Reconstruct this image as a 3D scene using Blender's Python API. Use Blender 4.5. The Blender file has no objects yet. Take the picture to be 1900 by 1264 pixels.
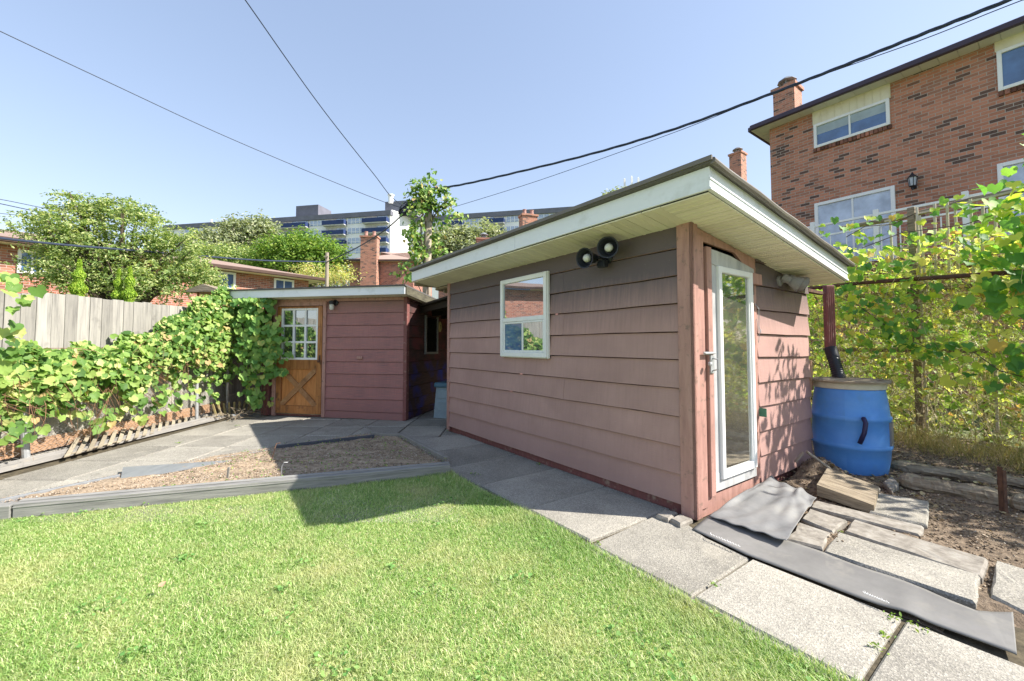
import bpy, math, random
import numpy as np
from mathutils import Vector
random.seed(7); rng = np.random.default_rng(11)
R = math.radians
# ------------------------------------------------------------------ camera, sky, sun, exposure
scene = bpy.context.scene
cd = bpy.data.cameras.new('camera'); cam = bpy.data.objects.new('camera', cd)
scene.collection.objects.link(cam); scene.camera = cam
PITCH = R(2.5); HCAM = 1.2; FPX = 775.0
cd.sensor_width = 36; cd.lens = FPX/1900*36; cd.shift_y = -25/1900
cd.clip_start = 0.05; cd.clip_end = 3000
cam.location = (0, 0, HCAM); cam.rotation_euler = (R(90)+PITCH, 0, 0)
SUN = Vector((2.47, -0.43, 2.25)).normalized()
elev = math.asin(SUN.z); az = math.atan2(SUN.x, SUN.y)
w = bpy.data.worlds.new('World'); scene.world = w; w.use_nodes = True
nt = w.node_tree; nt.nodes.clear()
sky = nt.nodes.new('ShaderNodeTexSky'); sky.sky_type = 'NISHITA'; sky.sun_disc = False
sky.sun_elevation = elev; sky.sun_rotation = az; sky.air_density = 1.25; sky.dust_density = 0.6; sky.ozone_density = 2.2
bg = nt.nodes.new('ShaderNodeBackground'); bg.inputs['Strength'].default_value = 0.15
wo = nt.nodes.new('ShaderNodeOutputWorld')
gm_ = nt.nodes.new('ShaderNodeGamma'); gm_.inputs[1].default_value = .62; sc_ = nt.nodes.new('ShaderNodeVectorMath'); sc_.operation = 'MULTIPLY'; sc_.inputs[1].default_value = (1.06, 1.04, 1.12)
nt.links.new(sky.outputs[0], gm_.inputs[0]); nt.links.new(gm_.outputs[0], sc_.inputs[0]); nt.links.new(sc_.outputs[0], bg.inputs[0]); nt.links.new(bg.outputs[0], wo.inputs[0])
ld = bpy.data.lights.new('sun', 'SUN'); ld.energy = 3.9; ld.angle = R(0.5); ld.color = (1.0, 0.94, 0.85)
sl = bpy.data.objects.new('sun', ld); scene.collection.objects.link(sl)
sl.rotation_euler = SUN.to_track_quat('Z', 'Y').to_euler(); sl.location = (6, -2, 8)
vs = scene.view_settings; vs.view_transform = 'Standard'; vs.look = 'None'; vs.gamma = 1; vs.use_curve_mapping = False
vs.exposure = 1.32
# ------------------------------------------------------------------ point finding
Fw = Vector((0, math.cos(PITCH), math.sin(PITCH))); Up = Vector((0, -math.sin(PITCH), math.cos(PITCH)))
CAM = Vector((0, 0, HCAM))
def ray(px, py): return Fw + Vector(((px-950)/FPX, 0, 0)) + Up*((607-py)/FPX)
def G(px, py, z=0.0):
    d = ray(px, py); t = (z-HCAM)/d.z; return CAM + d*t
def at(px, py, Y):
    d = ray(px, py); return CAM + d*(Y/d.y)
class Plane:                                    # vertical plane with a local s axis
    def __init__(s, o, d): s.o = Vector((o[0], o[1], 0)); s.d = Vector((d[0], d[1], 0)).normalized(); s.n = Vector((s.d.y, -s.d.x, 0))
    def hit(s, px, py):
        d = ray(px, py); t = (s.o-CAM).dot(s.n)/d.dot(s.n); p = CAM + d*t
        return (p-s.o).dot(s.d), p.z
    def p(s, a, z, off=0): return s.o + s.d*a + s.n*off + Vector((0, 0, z))
# ------------------------------------------------------------------ materials
MATS = {}
def ramp(nt, stops, fac):
    r = nt.nodes.new('ShaderNodeValToRGB'); e = r.color_ramp.elements
    e[0].position, e[0].color = stops[0][0], (*stops[0][1], 1)
    e[1].position, e[1].color = stops[-1][0], (*stops[-1][1], 1)
    for p, c in stops[1:-1]: k = e.new(p); k.color = (*c, 1)
    nt.links.new(fac, r.inputs[0]); return r.outputs[0]
def coords(nt, kind, scale):
    tc = nt.nodes.new('ShaderNodeTexCoord'); mp = nt.nodes.new('ShaderNodeMapping')
    mp.inputs['Scale'].default_value = scale; nt.links.new(tc.outputs[kind], mp.inputs[0]); return mp.outputs[0]
def noise(nt, vec, sc, det=5, rough=.6):
    n = nt.nodes.new('ShaderNodeTexNoise'); n.inputs['Scale'].default_value = sc; n.inputs['Detail'].default_value = det
    n.inputs['Roughness'].default_value = rough; nt.links.new(vec, n.inputs['Vector']); return n.outputs[0]
def mixc(nt, f, a, b, mode='MIX'):
    m = nt.nodes.new('ShaderNodeMix'); m.data_type = 'RGBA'; m.blend_type = mode
    if isinstance(f, (int, float)): m.inputs[0].default_value = f
    else: nt.links.new(f, m.inputs[0])
    for s, v in ((m.inputs[6], a), (m.inputs[7], b)):
        if isinstance(v, tuple): s.default_value = (*v, 1)
        else: nt.links.new(v, s)
    return m.outputs[2]
def base(name):
    m = bpy.data.materials.new(name); m.use_nodes = True; nt = m.node_tree
    b = nt.nodes['Principled BSDF']; return m, nt, b
def maprange(nt, v, a, b, c=0., d=1.):
    n = nt.nodes.new('ShaderNodeMapRange'); nt.links.new(v, n.inputs[0])
    for i, x in enumerate((a, b, c, d)): n.inputs[i+1].default_value = x
    return n.outputs[0]
def addbump(nt, b, h, strength, dist=.01):
    bp = nt.nodes.new('ShaderNodeBump'); bp.inputs['Strength'].default_value = strength; bp.inputs['Distance'].default_value = dist
    nt.links.new(h, bp.inputs['Height']); nt.links.new(bp.outputs[0], b.inputs['Normal'])
def mat(name, c1, c2=None, c3=None, scale=6., stretch=(1, 1, 1), rough=.8, bump=.3, dist=.01, metal=0., kind='UV', island=.0, spots=None, spotsc=8., spec=.3):
    if name in MATS: return MATS[name]
    m, nt, b = base(name); c2 = c2 or tuple(x*.7 for x in c1)
    v = coords(nt, kind, stretch); n = noise(nt, v, scale, 8, .65)
    st = [(.3, c2), (.7, c1)] if c3 is None else [(.28, c2), (.5, c1), (.72, c3)]
    col = ramp(nt, st, n)
    if spots:
        v2 = coords(nt, kind, (1, 1, 1)); n2 = noise(nt, v2, spotsc, 4, .7)
        col = mixc(nt, maprange(nt, n2, .56, .68), col, spots)
    if island:
        g = nt.nodes.new('ShaderNodeNewGeometry'); f = maprange(nt, g.outputs['Random Per Island'], 0, 1, 1-island, 1+island)
        cc = nt.nodes.new('ShaderNodeCombineColor'); [nt.links.new(f, cc.inputs[i]) for i in range(3)]
        col = mixc(nt, 1., col, cc.outputs[0], 'MULTIPLY')
    nt.links.new(col, b.inputs['Base Color']); b.inputs['Roughness'].default_value = rough; b.inputs['Metallic'].default_value = metal
    b.inputs['Specular IOR Level'].default_value = spec
    if bump: addbump(nt, b, n, bump, dist)
    MATS[name] = m; return m
def leafmat(name, stops, trans=.35, rough=.55, patch=None):
    m, nt, b = base(name); g = nt.nodes.new('ShaderNodeNewGeometry')
    col = ramp(nt, stops, g.outputs['Random Per Island'])
    if patch:
        v = coords(nt, 'Object', (1, 1, 1)); n = noise(nt, v, patch[0], 4, .6)
        col = mixc(nt, maprange(nt, n, patch[2], patch[3]), col, patch[1])
        v3 = noise(nt, v, .55, 3, .5); col = mixc(nt, maprange(nt, v3, .5, .68, 0, .55), col, (.2, .36, .08))
    nt.links.new(col, b.inputs['Base Color']); b.inputs['Roughness'].default_value = rough; b.inputs['Specular IOR Level'].default_value = .3
    t = nt.nodes.new('ShaderNodeBsdfTranslucent'); tcol = mixc(nt, 1., col, (1.5, 1.6, .7), 'MULTIPLY'); nt.links.new(tcol, t.inputs[0])
    mx = nt.nodes.new('ShaderNodeMixShader'); mx.inputs[0].default_value = trans
    nt.links.new(b.outputs[0], mx.inputs[1]); nt.links.new(t.outputs[0], mx.inputs[2])
    nt.links.new(mx.outputs[0], nt.nodes['Material Output'].inputs[0]); return m
def brickmat(name, stops, mortar=(.42, .36, .31)):
    m, nt, b = base(name); tc = nt.nodes.new('ShaderNodeTexCoord')
    br = nt.nodes.new('ShaderNodeTexBrick'); nt.links.new(tc.outputs['UV'], br.inputs['Vector'])
    br.inputs['Color1'].default_value = (0, 0, 0, 1); br.inputs['Color2'].default_value = (1, 1, 1, 1); br.inputs['Mortar'].default_value = (0, 0, 0, 1)
    br.inputs['Scale'].default_value = 1; br.inputs['Brick Width'].default_value = .225; br.inputs['Row Height'].default_value = .075
    br.inputs['Mortar Size'].default_value = .0065; br.inputs['Mortar Smooth'].default_value = .2; br.inputs['Bias'].default_value = 0
    col = ramp(nt, stops, br.outputs[0])
    n = noise(nt, tc.outputs['UV'], 30, 4); col = mixc(nt, .18, col, ramp(nt, [(.3, (.1, .05, .035)), (.7, (.6, .32, .22))], n))
    n2 = noise(nt, tc.outputs['UV'], .8, 3); col = mixc(nt, maprange(nt, n2, .3, .7, 0, .22), col, (.42, .2, .12))
    col = mixc(nt, br.outputs['Fac'], col, mortar)
    nt.links.new(col, b.inputs['Base Color']); b.inputs['Roughness'].default_value = .9
    inv = maprange(nt, br.outputs['Fac'], 0, 1, 1, 0); addbump(nt, b, inv, .5, .008); return m
def glassmat(name, dark, refl=.35, tint=(.9, .95, 1), grime=0.):
    m, nt, b = base(name); b.inputs['Roughness'].default_value = .6
    v = coords(nt, 'UV', (1, 1, 1)); n = noise(nt, v, 2.5, 5)
    nt.links.new(ramp(nt, [(.35, dark), (.7, tuple(min(1, x*1.9+.01) for x in dark))], n), b.inputs['Base Color'])
    gl = nt.nodes.new('ShaderNodeBsdfGlossy'); gl.inputs['Roughness'].default_value = .012+grime*.05; gl.inputs[0].default_value = (*tint, 1)
    lw = nt.nodes.new('ShaderNodeLayerWeight'); lw.inputs[0].default_value = .25
    f = maprange(nt, lw.outputs['Fresnel'], 0, 1, refl, 1)
    mx = nt.nodes.new('ShaderNodeMixShader'); nt.links.new(f, mx.inputs[0])
    nt.links.new(b.outputs[0], mx.inputs[1]); nt.links.new(gl.outputs[0], mx.inputs[2])
    n3 = noise(nt, v, 1.3, 2); bp = nt.nodes.new('ShaderNodeBump'); bp.inputs['Strength'].default_value = .08; bp.inputs['Distance'].default_value = .02
    nt.links.new(n3, bp.inputs['Height']); nt.links.new(bp.outputs[0], gl.inputs['Normal'])
    nt.links.new(mx.outputs[0], nt.nodes['Material Output'].inputs[0]); return m

def sidingmat(name, c, cd_, topz, topcol, red=None, amount=.5):
    """painted lap siding: faded paint, vertical dirt streaks, the top courses grey with old soot"""
    m, nt, b = base(name)
    g = nt.nodes.new('ShaderNodeNewGeometry'); tc = nt.nodes.new('ShaderNodeTexCoord')
    v = coords(nt, 'UV', (1, 1, 1)); n1 = noise(nt, v, 1.6, 6, .6)
    vs_ = coords(nt, 'UV', (14, .9, 1)); n2 = noise(nt, vs_, 3, 5, .6)
    vg = coords(nt, 'UV', (1.5, 40, 1)); n3 = noise(nt, vg, 3, 5, .7)
    col = ramp(nt, [(.3, cd_), (.68, c)], n1)
    if red: col = mixc(nt, maprange(nt, n3, .42, .62, 0, .85), col, red)
    col = mixc(nt, maprange(nt, n2, .45, .75, 0, .28), col, tuple(x*.55 for x in c))
    col = mixc(nt, maprange(nt, g.outputs['Random Per Island'], 0, 1, 0, .22), col, tuple(x*.6 for x in c))
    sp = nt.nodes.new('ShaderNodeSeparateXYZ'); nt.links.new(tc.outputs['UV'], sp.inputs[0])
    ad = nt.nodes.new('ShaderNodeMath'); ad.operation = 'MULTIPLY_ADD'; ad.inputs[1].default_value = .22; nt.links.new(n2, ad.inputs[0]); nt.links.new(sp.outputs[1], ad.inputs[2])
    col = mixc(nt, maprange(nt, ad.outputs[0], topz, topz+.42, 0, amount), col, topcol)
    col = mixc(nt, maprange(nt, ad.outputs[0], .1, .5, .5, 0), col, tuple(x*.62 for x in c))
    n5 = noise(nt, coords(nt, 'UV', (1, 1, 1)), 38, 3, .8)
    col = mixc(nt, maprange(nt, n5, .68, .74, 0, .5), col, (.5, .44, .42))
    nt.links.new(col, b.inputs['Base Color']); b.inputs['Roughness'].default_value = .62; b.inputs['Specular IOR Level'].default_value = .35
    addbump(nt, b, n3, .25, .006); return m

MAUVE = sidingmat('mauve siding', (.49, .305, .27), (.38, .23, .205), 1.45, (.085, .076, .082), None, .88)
SMALLSD = sidingmat('red siding', (.36, .185, .175), (.24, .13, .13), 1.78, (.2, .16, .15), (.48, .19, .17), .75)
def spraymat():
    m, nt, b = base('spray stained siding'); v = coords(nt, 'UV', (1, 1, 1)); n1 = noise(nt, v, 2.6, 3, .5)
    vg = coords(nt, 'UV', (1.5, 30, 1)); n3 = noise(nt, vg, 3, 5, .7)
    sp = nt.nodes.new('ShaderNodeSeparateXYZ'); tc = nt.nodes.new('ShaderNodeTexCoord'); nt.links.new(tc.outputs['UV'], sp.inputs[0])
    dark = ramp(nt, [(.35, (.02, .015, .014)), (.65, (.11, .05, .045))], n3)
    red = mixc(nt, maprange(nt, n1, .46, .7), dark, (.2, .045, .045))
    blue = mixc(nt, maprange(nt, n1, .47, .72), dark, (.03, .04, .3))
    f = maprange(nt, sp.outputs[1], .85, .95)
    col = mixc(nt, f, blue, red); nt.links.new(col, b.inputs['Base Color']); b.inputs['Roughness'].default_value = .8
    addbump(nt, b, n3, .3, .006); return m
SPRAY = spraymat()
TRIM = mat('salmon trim paint', (.42, .235, .195), (.3, .165, .14), (.5, .3, .25), 3, (6, .8, 1), .6, .2, spots=(.22, .15, .12), spotsc=14)
REDTRIM = mat('red trim paint', (.27, .1, .09), (.16, .07, .065), None, 3, (8, 1, 1), .65, .2, spots=(.35, .25, .2), spotsc=10)
WHITE = mat('white paint', (.86, .86, .85), (.76, .77, .76), None, 2, (3, 1, 1), .4, .05)
FASCIA = mat('white aluminium fascia', (.82, .84, .86), (.72, .75, .78), None, 1.4, (.8, 3, 1), .35, .06, spots=(.68, .7, .7), spotsc=3)
CREAM = mat('cream soffit', (.8, .76, .6), (.68, .63, .48), None, 2.5, (1, 1, 1), .55, .05, island=.06)
ROOFM = mat('grey roll roofing', (.17, .16, .15), (.09, .085, .08), None, 60, (1, 1, 1), .9, .5, .004)
DARK = mat('dark void', (.02, .018, .016), None, None, 5, (1, 1, 1), .9, 0)
BLKPLASTIC = mat('black plastic', (.03, .035, .045), (.02, .02, .025), None, 12, (1, 1, 1), .35, .05)
GREYMETAL = mat('grey flashing metal', (.27, .28, .29), (.18, .19, .2), None, 3, (4, 1, 1), .45, .2, .02)
GALV = mat('galvanised steel', (.5, .51, .52), (.35, .36, .37), None, 20, (1, 1, 1), .5, .1, metal=.4)
RUST = mat('rusted steel', (.11, .06, .04), (.05, .03, .025), (.2, .1, .06), 20, (1, 1, 1), .85, .3)
CONC = mat('concrete slab', (.33, .305, .26), (.19, .175, .15), (.46, .43, .37), 170, (1, 1, 1), .9, .35, .003, island=.13, spots=(.19, .175, .15), spotsc=1.6)
CONC2 = mat('weathered stone', (.27, .245, .21), (.14, .125, .105), (.38, .36, .32), 14, (1, 1, 1), .92, .6, .008, island=.14)
WOODGREY = mat('weathered grey boards', (.33, .315, .28), (.17, .165, .15), (.42, .4, .345), 2.2, (9, .7, 1), .85, .35, .006, island=.28, spots=(.16, .15, .135), spotsc=1.7)
BEDWOOD = mat('grey timber', (.26, .255, .24), (.13, .13, .125), (.37, .36, .335), 3, (.9, 14, 1), .85, .5, .006, island=.12)
LATHE = mat('pale lattice wood', (.4, .35, .26), (.25, .21, .16), None, 4, (1, 8, 1), .85, .3, island=.2)
ORANGEWOOD = mat('orange cedar board', (.42, .25, .15), (.26, .16, .1), (.48, .33, .21), 3, (.8, 12, 1), .8, .4)
OLDWOOD = mat('rotten timber', (.27, .22, .155), (.08, .065, .05), (.42, .36, .27), 4, (1, 10, 1), .92, .8, .012)
DOORWOOD = mat('varnished door wood', (.36, .15, .05), (.17, .07, .028), (.46, .22, .08), 2.4, (12, 1.2, 1), .42, .2, .004, island=.14, spots=(.12, .06, .035), spotsc=5)
def concmat():
    m, nt, b = base('exposed aggregate concrete'); v = coords(nt, 'UV', (1, 1, 1)); g = nt.nodes.new('ShaderNodeNewGeometry')
    n1 = noise(nt, v, 1.7, 6, .6); col = ramp(nt, [(.3, (.22, .205, .175)), (.55, (.33, .31, .265)), (.75, (.42, .39, .33))], n1)
    vo = nt.nodes.new('ShaderNodeTexVoronoi'); vo.inputs['Scale'].default_value = 165; nt.links.new(v, vo.inputs['Vector'])
    sp = nt.nodes.new('ShaderNodeSeparateColor'); nt.links.new(vo.outputs['Color'], sp.inputs[0])
    col = mixc(nt, maprange(nt, sp.outputs[0], .62, .7, 0, .38), col, (.12, .115, .11)); col = mixc(nt, maprange(nt, sp.outputs[1], .74, .82, 0, .34), col, (.62, .58, .5))
    n2 = noise(nt, v, 7, 5, .75); col = mixc(nt, maprange(nt, n2, .58, .72, 0, .45), col, (.13, .125, .1))
    n3 = noise(nt, v, 3.1, 3, .6); col = mixc(nt, maprange(nt, n3, .62, .74, 0, .4), col, (.5, .46, .38))
    f = maprange(nt, g.outputs['Random Per Island'], 0, 1, .84, 1.14); cc = nt.nodes.new('ShaderNodeCombineColor'); [nt.links.new(f, cc.inputs[i]) for i in range(3)]
    col = mixc(nt, 1., col, cc.outputs[0], 'MULTIPLY'); nt.links.new(col, b.inputs['Base Color']); b.inputs['Roughness'].default_value = .9; b.inputs['Specular IOR Level'].default_value = .3
    addbump(nt, b, vo.outputs['Distance'], .5, .004); return m
CONC = concmat()
SOIL = mat('dry soil', (.38, .29, .2), (.17, .125, .09), (.52, .42, .31), 26, (1, 1, 1), .95, 1., .03, kind='Object')
BLUE = mat('blue barrel plastic', (.09, .28, .7), (.07, .21, .58), (.15, .36, .75), 1.8, (1, 1, 1), .38, .05, spots=(.1, .27, .6), spotsc=3)
RUBBER = mat('grey rubber sheet', (.2, .195, .185), (.15, .145, .14), (.26, .25, .24), 3, (1, 1, 1), .7, .25, .01, spots=(.23, .22, .2), spotsc=5)
TARP = mat('weathered tarp', (.2, .2, .2), (.12, .125, .13), (.28, .275, .26), 3, (1, 1, 1), .6, .3, .01, kind='Object')
PALEBLUE = mat('pale blue plastic', (.32, .42, .47), None, None, 3, (1, 1, 1), .5, .05)
BARK = mat('bark', (.17, .13, .1), (.07, .055, .045), None, 12, (1, 1, .3), .95, .6, .02, kind='Object')
POLEWOOD = mat('pale pole wood', (.42, .36, .28), (.26, .22, .17), None, 6, (8, 8, .5), .9, .4, kind='Object')
SHINGLE = mat('brown shingles', (.36, .26, .21), (.24, .17, .14), None, 14, (1, 3, 1), .95, .3)
APTW = mat('white apartment panels', (.93, .92, .9), (.8, .8, .8), None, .3, (1, 1, 1), .8, 0)
APTG = mat('dark roof band', (.2, .2, .24), None, None, .5, (1, 1, 1), .8, 0)
APTB = mat('blue balcony panel', (.035, .06, .17), (.025, .045, .13), None, .8, (1, 1, 1), .6, 0)
PURPLE = mat('purple brown gutter', (.07, .05, .075), None, None, 2, (1, 1, 1), .4, 0)
CABLE = mat('cable rubber', (.045, .06, .1), None, None, 10, (1, 1, 1), .6, 0, kind='Object')
ORANGEB = [(0, (.03, .026, .028)), (.1, (.045, .035, .034)), (.15, (.34, .14, .085)), (.4, (.5, .2, .12)), (.7, (.56, .24, .15)), (.85, (.42, .18, .11)), (1, (.3, .15, .1))]
BRICK = brickmat('orange brick', ORANGEB); 
BRICKR = brickmat('red brick', [(0, (.16, .06, .045)), (.4, (.36, .11, .07)), (1, (.5, .2, .13))], (.48, .4, .35))
GLASS = glassmat('window glass', (.02, .03, .045), .45)
GLASSDOOR = glassmat('old door glass', (.05, .045, .035), .42, (.95, .97, .95), .5)
GLASSBLUE = glassmat('blind glass', (.03, .08, .19), .06)
BLIND = glassmat('window with lowered blind', (.3, .34, .42), .06)
APTGL = glassmat('apartment glass', (.24, .28, .36), .12)
LAMPGL = mat('frosted bulb', (.75, .75, .7), None, None, 5, (1, 1, 1), .2, 0, spec=.6)
GRAPE = leafmat('grape leaves', [(0, (.06, .14, .03)), (.3, (.13, .25, .05)), (.62, (.25, .39, .09)), (.84, (.4, .5, .15)), (.95, (.58, .58, .24)), (1, (.5, .3, .14))], .3)
GRAPEDK = leafmat('shaded grape leaves', [(0, (.09, .22, .05)), (.5, (.18, .34, .08)), (.85, (.3, .46, .11)), (1, (.5, .5, .14))], .3)
GRAPER = leafmat('backlit leaves', [(0, (.1, .25, .07)), (.4, (.2, .4, .1)), (.75, (.45, .58, .1)), (.92, (.68, .68, .14)), (1, (.6, .38, .12))], .5)
DRYL = leafmat('dry small leaves', [(0, (.25, .33, .1)), (.35, (.5, .55, .17)), (.65, (.7, .66, .28)), (.8, (.62, .36, .18)), (.9, (.8, .74, .5)), (1, (.85, .8, .66))], .45)
STRAW = leafmat('straw stems', [(0, (.34, .26, .15)), (.5, (.62, .54, .38)), (1, (.82, .76, .62))], .2)
TREEG = leafmat('tree leaves', [(0, (.11, .19, .06)), (.4, (.26, .36, .12)), (.75, (.44, .5, .21)), (1, (.66, .66, .34))], .35)
GREYG = leafmat('grey green leaves', [(0, (.2, .24, .15)), (.6, (.36, .4, .25)), (1, (.52, .52, .34))], .3)
LIME = leafmat('bright green leaves', [(0, (.09, .19, .035)), (.6, (.22, .36, .06)), (1, (.38, .46, .1))], .3)
CEDAR = leafmat('cedar green', [(0, (.16, .3, .03)), (.6, (.34, .5, .05)), (1, (.5, .6, .1))], .3)
GRASSM = leafmat('grass blades', [(0, (.14, .28, .06)), (.3, (.26, .43, .11)), (.6, (.4, .53, .18)), (.82, (.57, .62, .31)), (1, (.78, .72, .5))], .3, .5, (1.6, (.6, .57, .32), .48, .74))
# ------------------------------------------------------------------ mesh helpers
class MB:
    def __init__(s): s.v = []; s.f = []; s.isl = []; s.k = 0
    def add(s, vs_, fs):
        o = len(s.v); s.v += [Vector(x) for x in vs_]; s.f += [tuple(i+o for i in f) for f in fs]; s.isl += [s.k]*len(fs); s.k += 1; return s
    def hexa(s, p):        # 8 points: bottom 4 ccw, top 4
        return s.add(p, [(3, 2, 1, 0), (4, 5, 6, 7), (0, 1, 5, 4), (1, 2, 6, 5), (2, 3, 7, 6), (3, 0, 4, 7)])
    def box(s, o, ax, ay, az, c=.0):   # corner + three edge vectors, optional chamfer c
        o, ax, ay, az = map(Vector, (o, ax, ay, az))
        if ax.cross(ay).dot(az) < 0: ax, ay = ay, ax
        if c <= 0: return s.hexa([o, o+ax, o+ax+ay, o+ay, o+az, o+ax+az, o+ax+ay+az, o+ay+az])
        ex, ey, ez = ax.normalized()*c, ay.normalized()*c, az.normalized()*c
        P = []; ids = {}
        for i in (0, 1):
            for j in (0, 1):
                for k in (0, 1):
                    q = o+ax*i+ay*j+az*k; dx = ex*(1-2*i); dy = ey*(1-2*j); dz = ez*(1-2*k)
                    for a, w_ in (('x', dy+dz), ('y', dx+dz), ('z', dx+dy)): ids[(i, j, k, a)] = len(P); P.append(q+w_)
        F = []
        for i in (0, 1):
            r = [(0, 0), (1, 0), (1, 1), (0, 1)]
            f1 = [ids[(i, a, b, 'x')] for a, b in r]; F.append(tuple(f1 if i else f1[::-1]))
            f2 = [ids[(a, i, b, 'y')] for a, b in r]; F.append(tuple(f2[::-1] if i else f2))
            f3 = [ids[(a, b, i, 'z')] for a, b in r]; F.append(tuple(f3 if i else f3[::-1]))
        for a in (0, 1):
            for b in (0, 1):
                q = [ids[(0, a, b, 'y')], ids[(1, a, b, 'y')], ids[(1, a, b, 'z')], ids[(0, a, b, 'z')]]; F.append(tuple(q if a != b else q[::-1]))
                q = [ids[(a, 0, b, 'x')], ids[(a, 1, b, 'x')], ids[(a, 1, b, 'z')], ids[(a, 0, b, 'z')]]; F.append(tuple(q[::-1] if a != b else q))
                q = [ids[(a, b, 0, 'x')], ids[(a, b, 1, 'x')], ids[(a, b, 1, 'y')], ids[(a, b, 0, 'y')]]; F.append(tuple(q if a != b else q[::-1]))
                for k in (0, 1):
                    q = [ids[(a, b, k, t)] for t in 'xyz']; F.append(tuple(q if (a+b+k) % 2 else q[::-1]))
        return s.add(P, F)
    def poly(s, pts, th):   # polygon (list of 3D pts) extruded by vector th
        n = len(pts); pts = [Vector(p) for p in pts]; th = Vector(th); q = [p+th for p in pts]
        nrm = sum(((pts[i]-pts[0]).cross(pts[(i+1) % n]-pts[0]) for i in range(1, n-1)), Vector())
        a = tuple(range(n)); b = tuple(range(n, 2*n))
        if nrm.dot(th) > 0: fs = [a[::-1], b]+[(i, (i+1) % n, n+(i+1) % n, n+i) for i in range(n)]
        else: fs = [a, b[::-1]]+[((i+1) % n, i, n+i, n+(i+1) % n) for i in range(n)]
        return s.add(pts+q, fs)
    def tube(s, pts, r, n=8, cap=True):
        pts = [Vector(p) for p in pts]; m = len(pts); rs = r if isinstance(r, (list, tuple)) else [r]*m; V = []; F = []
        prev = None
        for i, p in enumerate(pts):
            t = (pts[min(i+1, m-1)]-pts[max(i-1, 0)]).normalized()
            if prev is None: a = t.orthogonal().normalized()
            else: a = (prev-t*prev.dot(t)); a = a.normalized() if a.length > 1e-6 else t.orthogonal().normalized()
            prev = a; b = t.cross(a)
            V += [p+(a*math.cos(2*math.pi*k/n)+b*math.sin(2*math.pi*k/n))*rs[i] for k in range(n)]
        for i in range(m-1):
            for k in range(n): F.append((i*n+k, i*n+(k+1) % n, (i+1)*n+(k+1) % n, (i+1)*n+k))
        if cap: F += [tuple(range(n))[::-1], tuple(range((m-1)*n, m*n))]
        return s.add(V, F)
    def lathe(s, o, prof, n=32, axis=(0, 0, 1), cap=True):  # prof = [(r,h)]
        o = Vector(o); ax = Vector(axis).normalized(); a = ax.orthogonal().normalized(); b = ax.cross(a); V = []; F = []
        for r, h in prof: V += [o+ax*h+(a*math.cos(2*math.pi*k/n)+b*math.sin(2*math.pi*k/n))*r for k in range(n)]
        for i in range(len(prof)-1):
            for k in range(n): F.append((i*n+k, i*n+(k+1) % n, (i+1)*n+(k+1) % n, (i+1)*n+k))
        if cap: F += [tuple(range(n))[::-1], tuple(range((len(prof)-1)*n, len(prof)*n))]
        return s.add(V, F)
COL = scene.collection
def basepos(o):
    p = Vector((0, 0, 0))
    while o is not None: p += o.location; o = o.parent
    return p
def link(name, me, m, parent=None, smooth=False):
    o = bpy.data.objects.new(name, me); COL.objects.link(o)
    if m: me.materials.append(m)
    if parent is not None: o.parent = parent
    if smooth: me.polygons.foreach_set('use_smooth', [True]*len(me.polygons))
    return o
def obj(name, mb, m, parent=None, dirv=(1, 0, 0), smooth=False, jit=True, origin=None):
    off = basepos(parent) if parent is not None else (Vector(origin) if origin is not None else Vector((0, 0, 0)))
    me = bpy.data.meshes.new(name); me.from_pydata([v-off for v in mb.v], [], mb.f)
    d = Vector((dirv[0], dirv[1], 0)).normalized(); q = Vector((-d.y, d.x, 0)); uv = me.uv_layers.new(name='UVMap').data
    rs = [(random.uniform(0, 9), random.uniform(-.0, .0)) for _ in range(mb.k)]
    for fi, pol in enumerate(me.polygons):
        n = pol.normal; ju, jv = rs[mb.isl[fi]] if jit else (0, 0)
        for li in pol.loop_indices:
            co = mb.v[me.loops[li].vertex_index]
            if abs(n.z) > .72: a, b = co.dot(d), co.dot(q)
            elif abs(n.dot(q)) >= abs(n.dot(d)): a, b = co.dot(d), co.z
            else: a, b = co.dot(q)+.11, co.z
            uv[li].uv = (a+ju, b+jv)
    o = link(name, me, m, parent, smooth)
    if parent is None and origin is not None: o.location = origin
    return o
def tag(o, label=None, cat=None, group=None, kind=None):
    if label: o['label'] = label
    if cat: o['category'] = cat
    if group: o['group'] = group
    if kind: o['kind'] = kind
    return o
def thing(name, loc, label, cat, group=None):
    o = bpy.data.objects.new(name, None); COL.objects.link(o); o.location = loc; o.empty_display_size = .1
    return tag(o, label, cat, group)
def bulk(name, V, faces, m, parent=None, origin=None):      # V (N,k,3)
    N, k, _ = V.shape; off = basepos(parent) if parent is not None else Vector(origin or (0, 0, 0))
    V = V.reshape(-1, 3)-np.array(off); me = bpy.data.meshes.new(name)
    fl = [len(f) for f in faces]; li = np.concatenate([np.array(f) for f in faces])
    loops = (li[None, :]+(np.arange(N)*k)[:, None]).reshape(-1)
    starts = np.concatenate([[0], np.cumsum(fl)[:-1]]); per = sum(fl)
    ls = (starts[None, :]+(np.arange(N)*per)[:, None]).reshape(-1)
    me.vertices.add(N*k); me.vertices.foreach_set('co', V.astype(np.float32).reshape(-1))
    me.loops.add(len(loops)); me.loops.foreach_set('vertex_index', loops.astype(np.int32))
    me.polygons.add(len(ls)); me.polygons.foreach_set('loop_start', ls.astype(np.int32))
    me.update(calc_edges=True); me.validate()
    o = link(name, me, m, parent)
    if parent is None and origin is not None: o.location = origin
    return o
def norm(a): return a/np.maximum(np.linalg.norm(a, axis=-1, keepdims=True), 1e-9)
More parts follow.
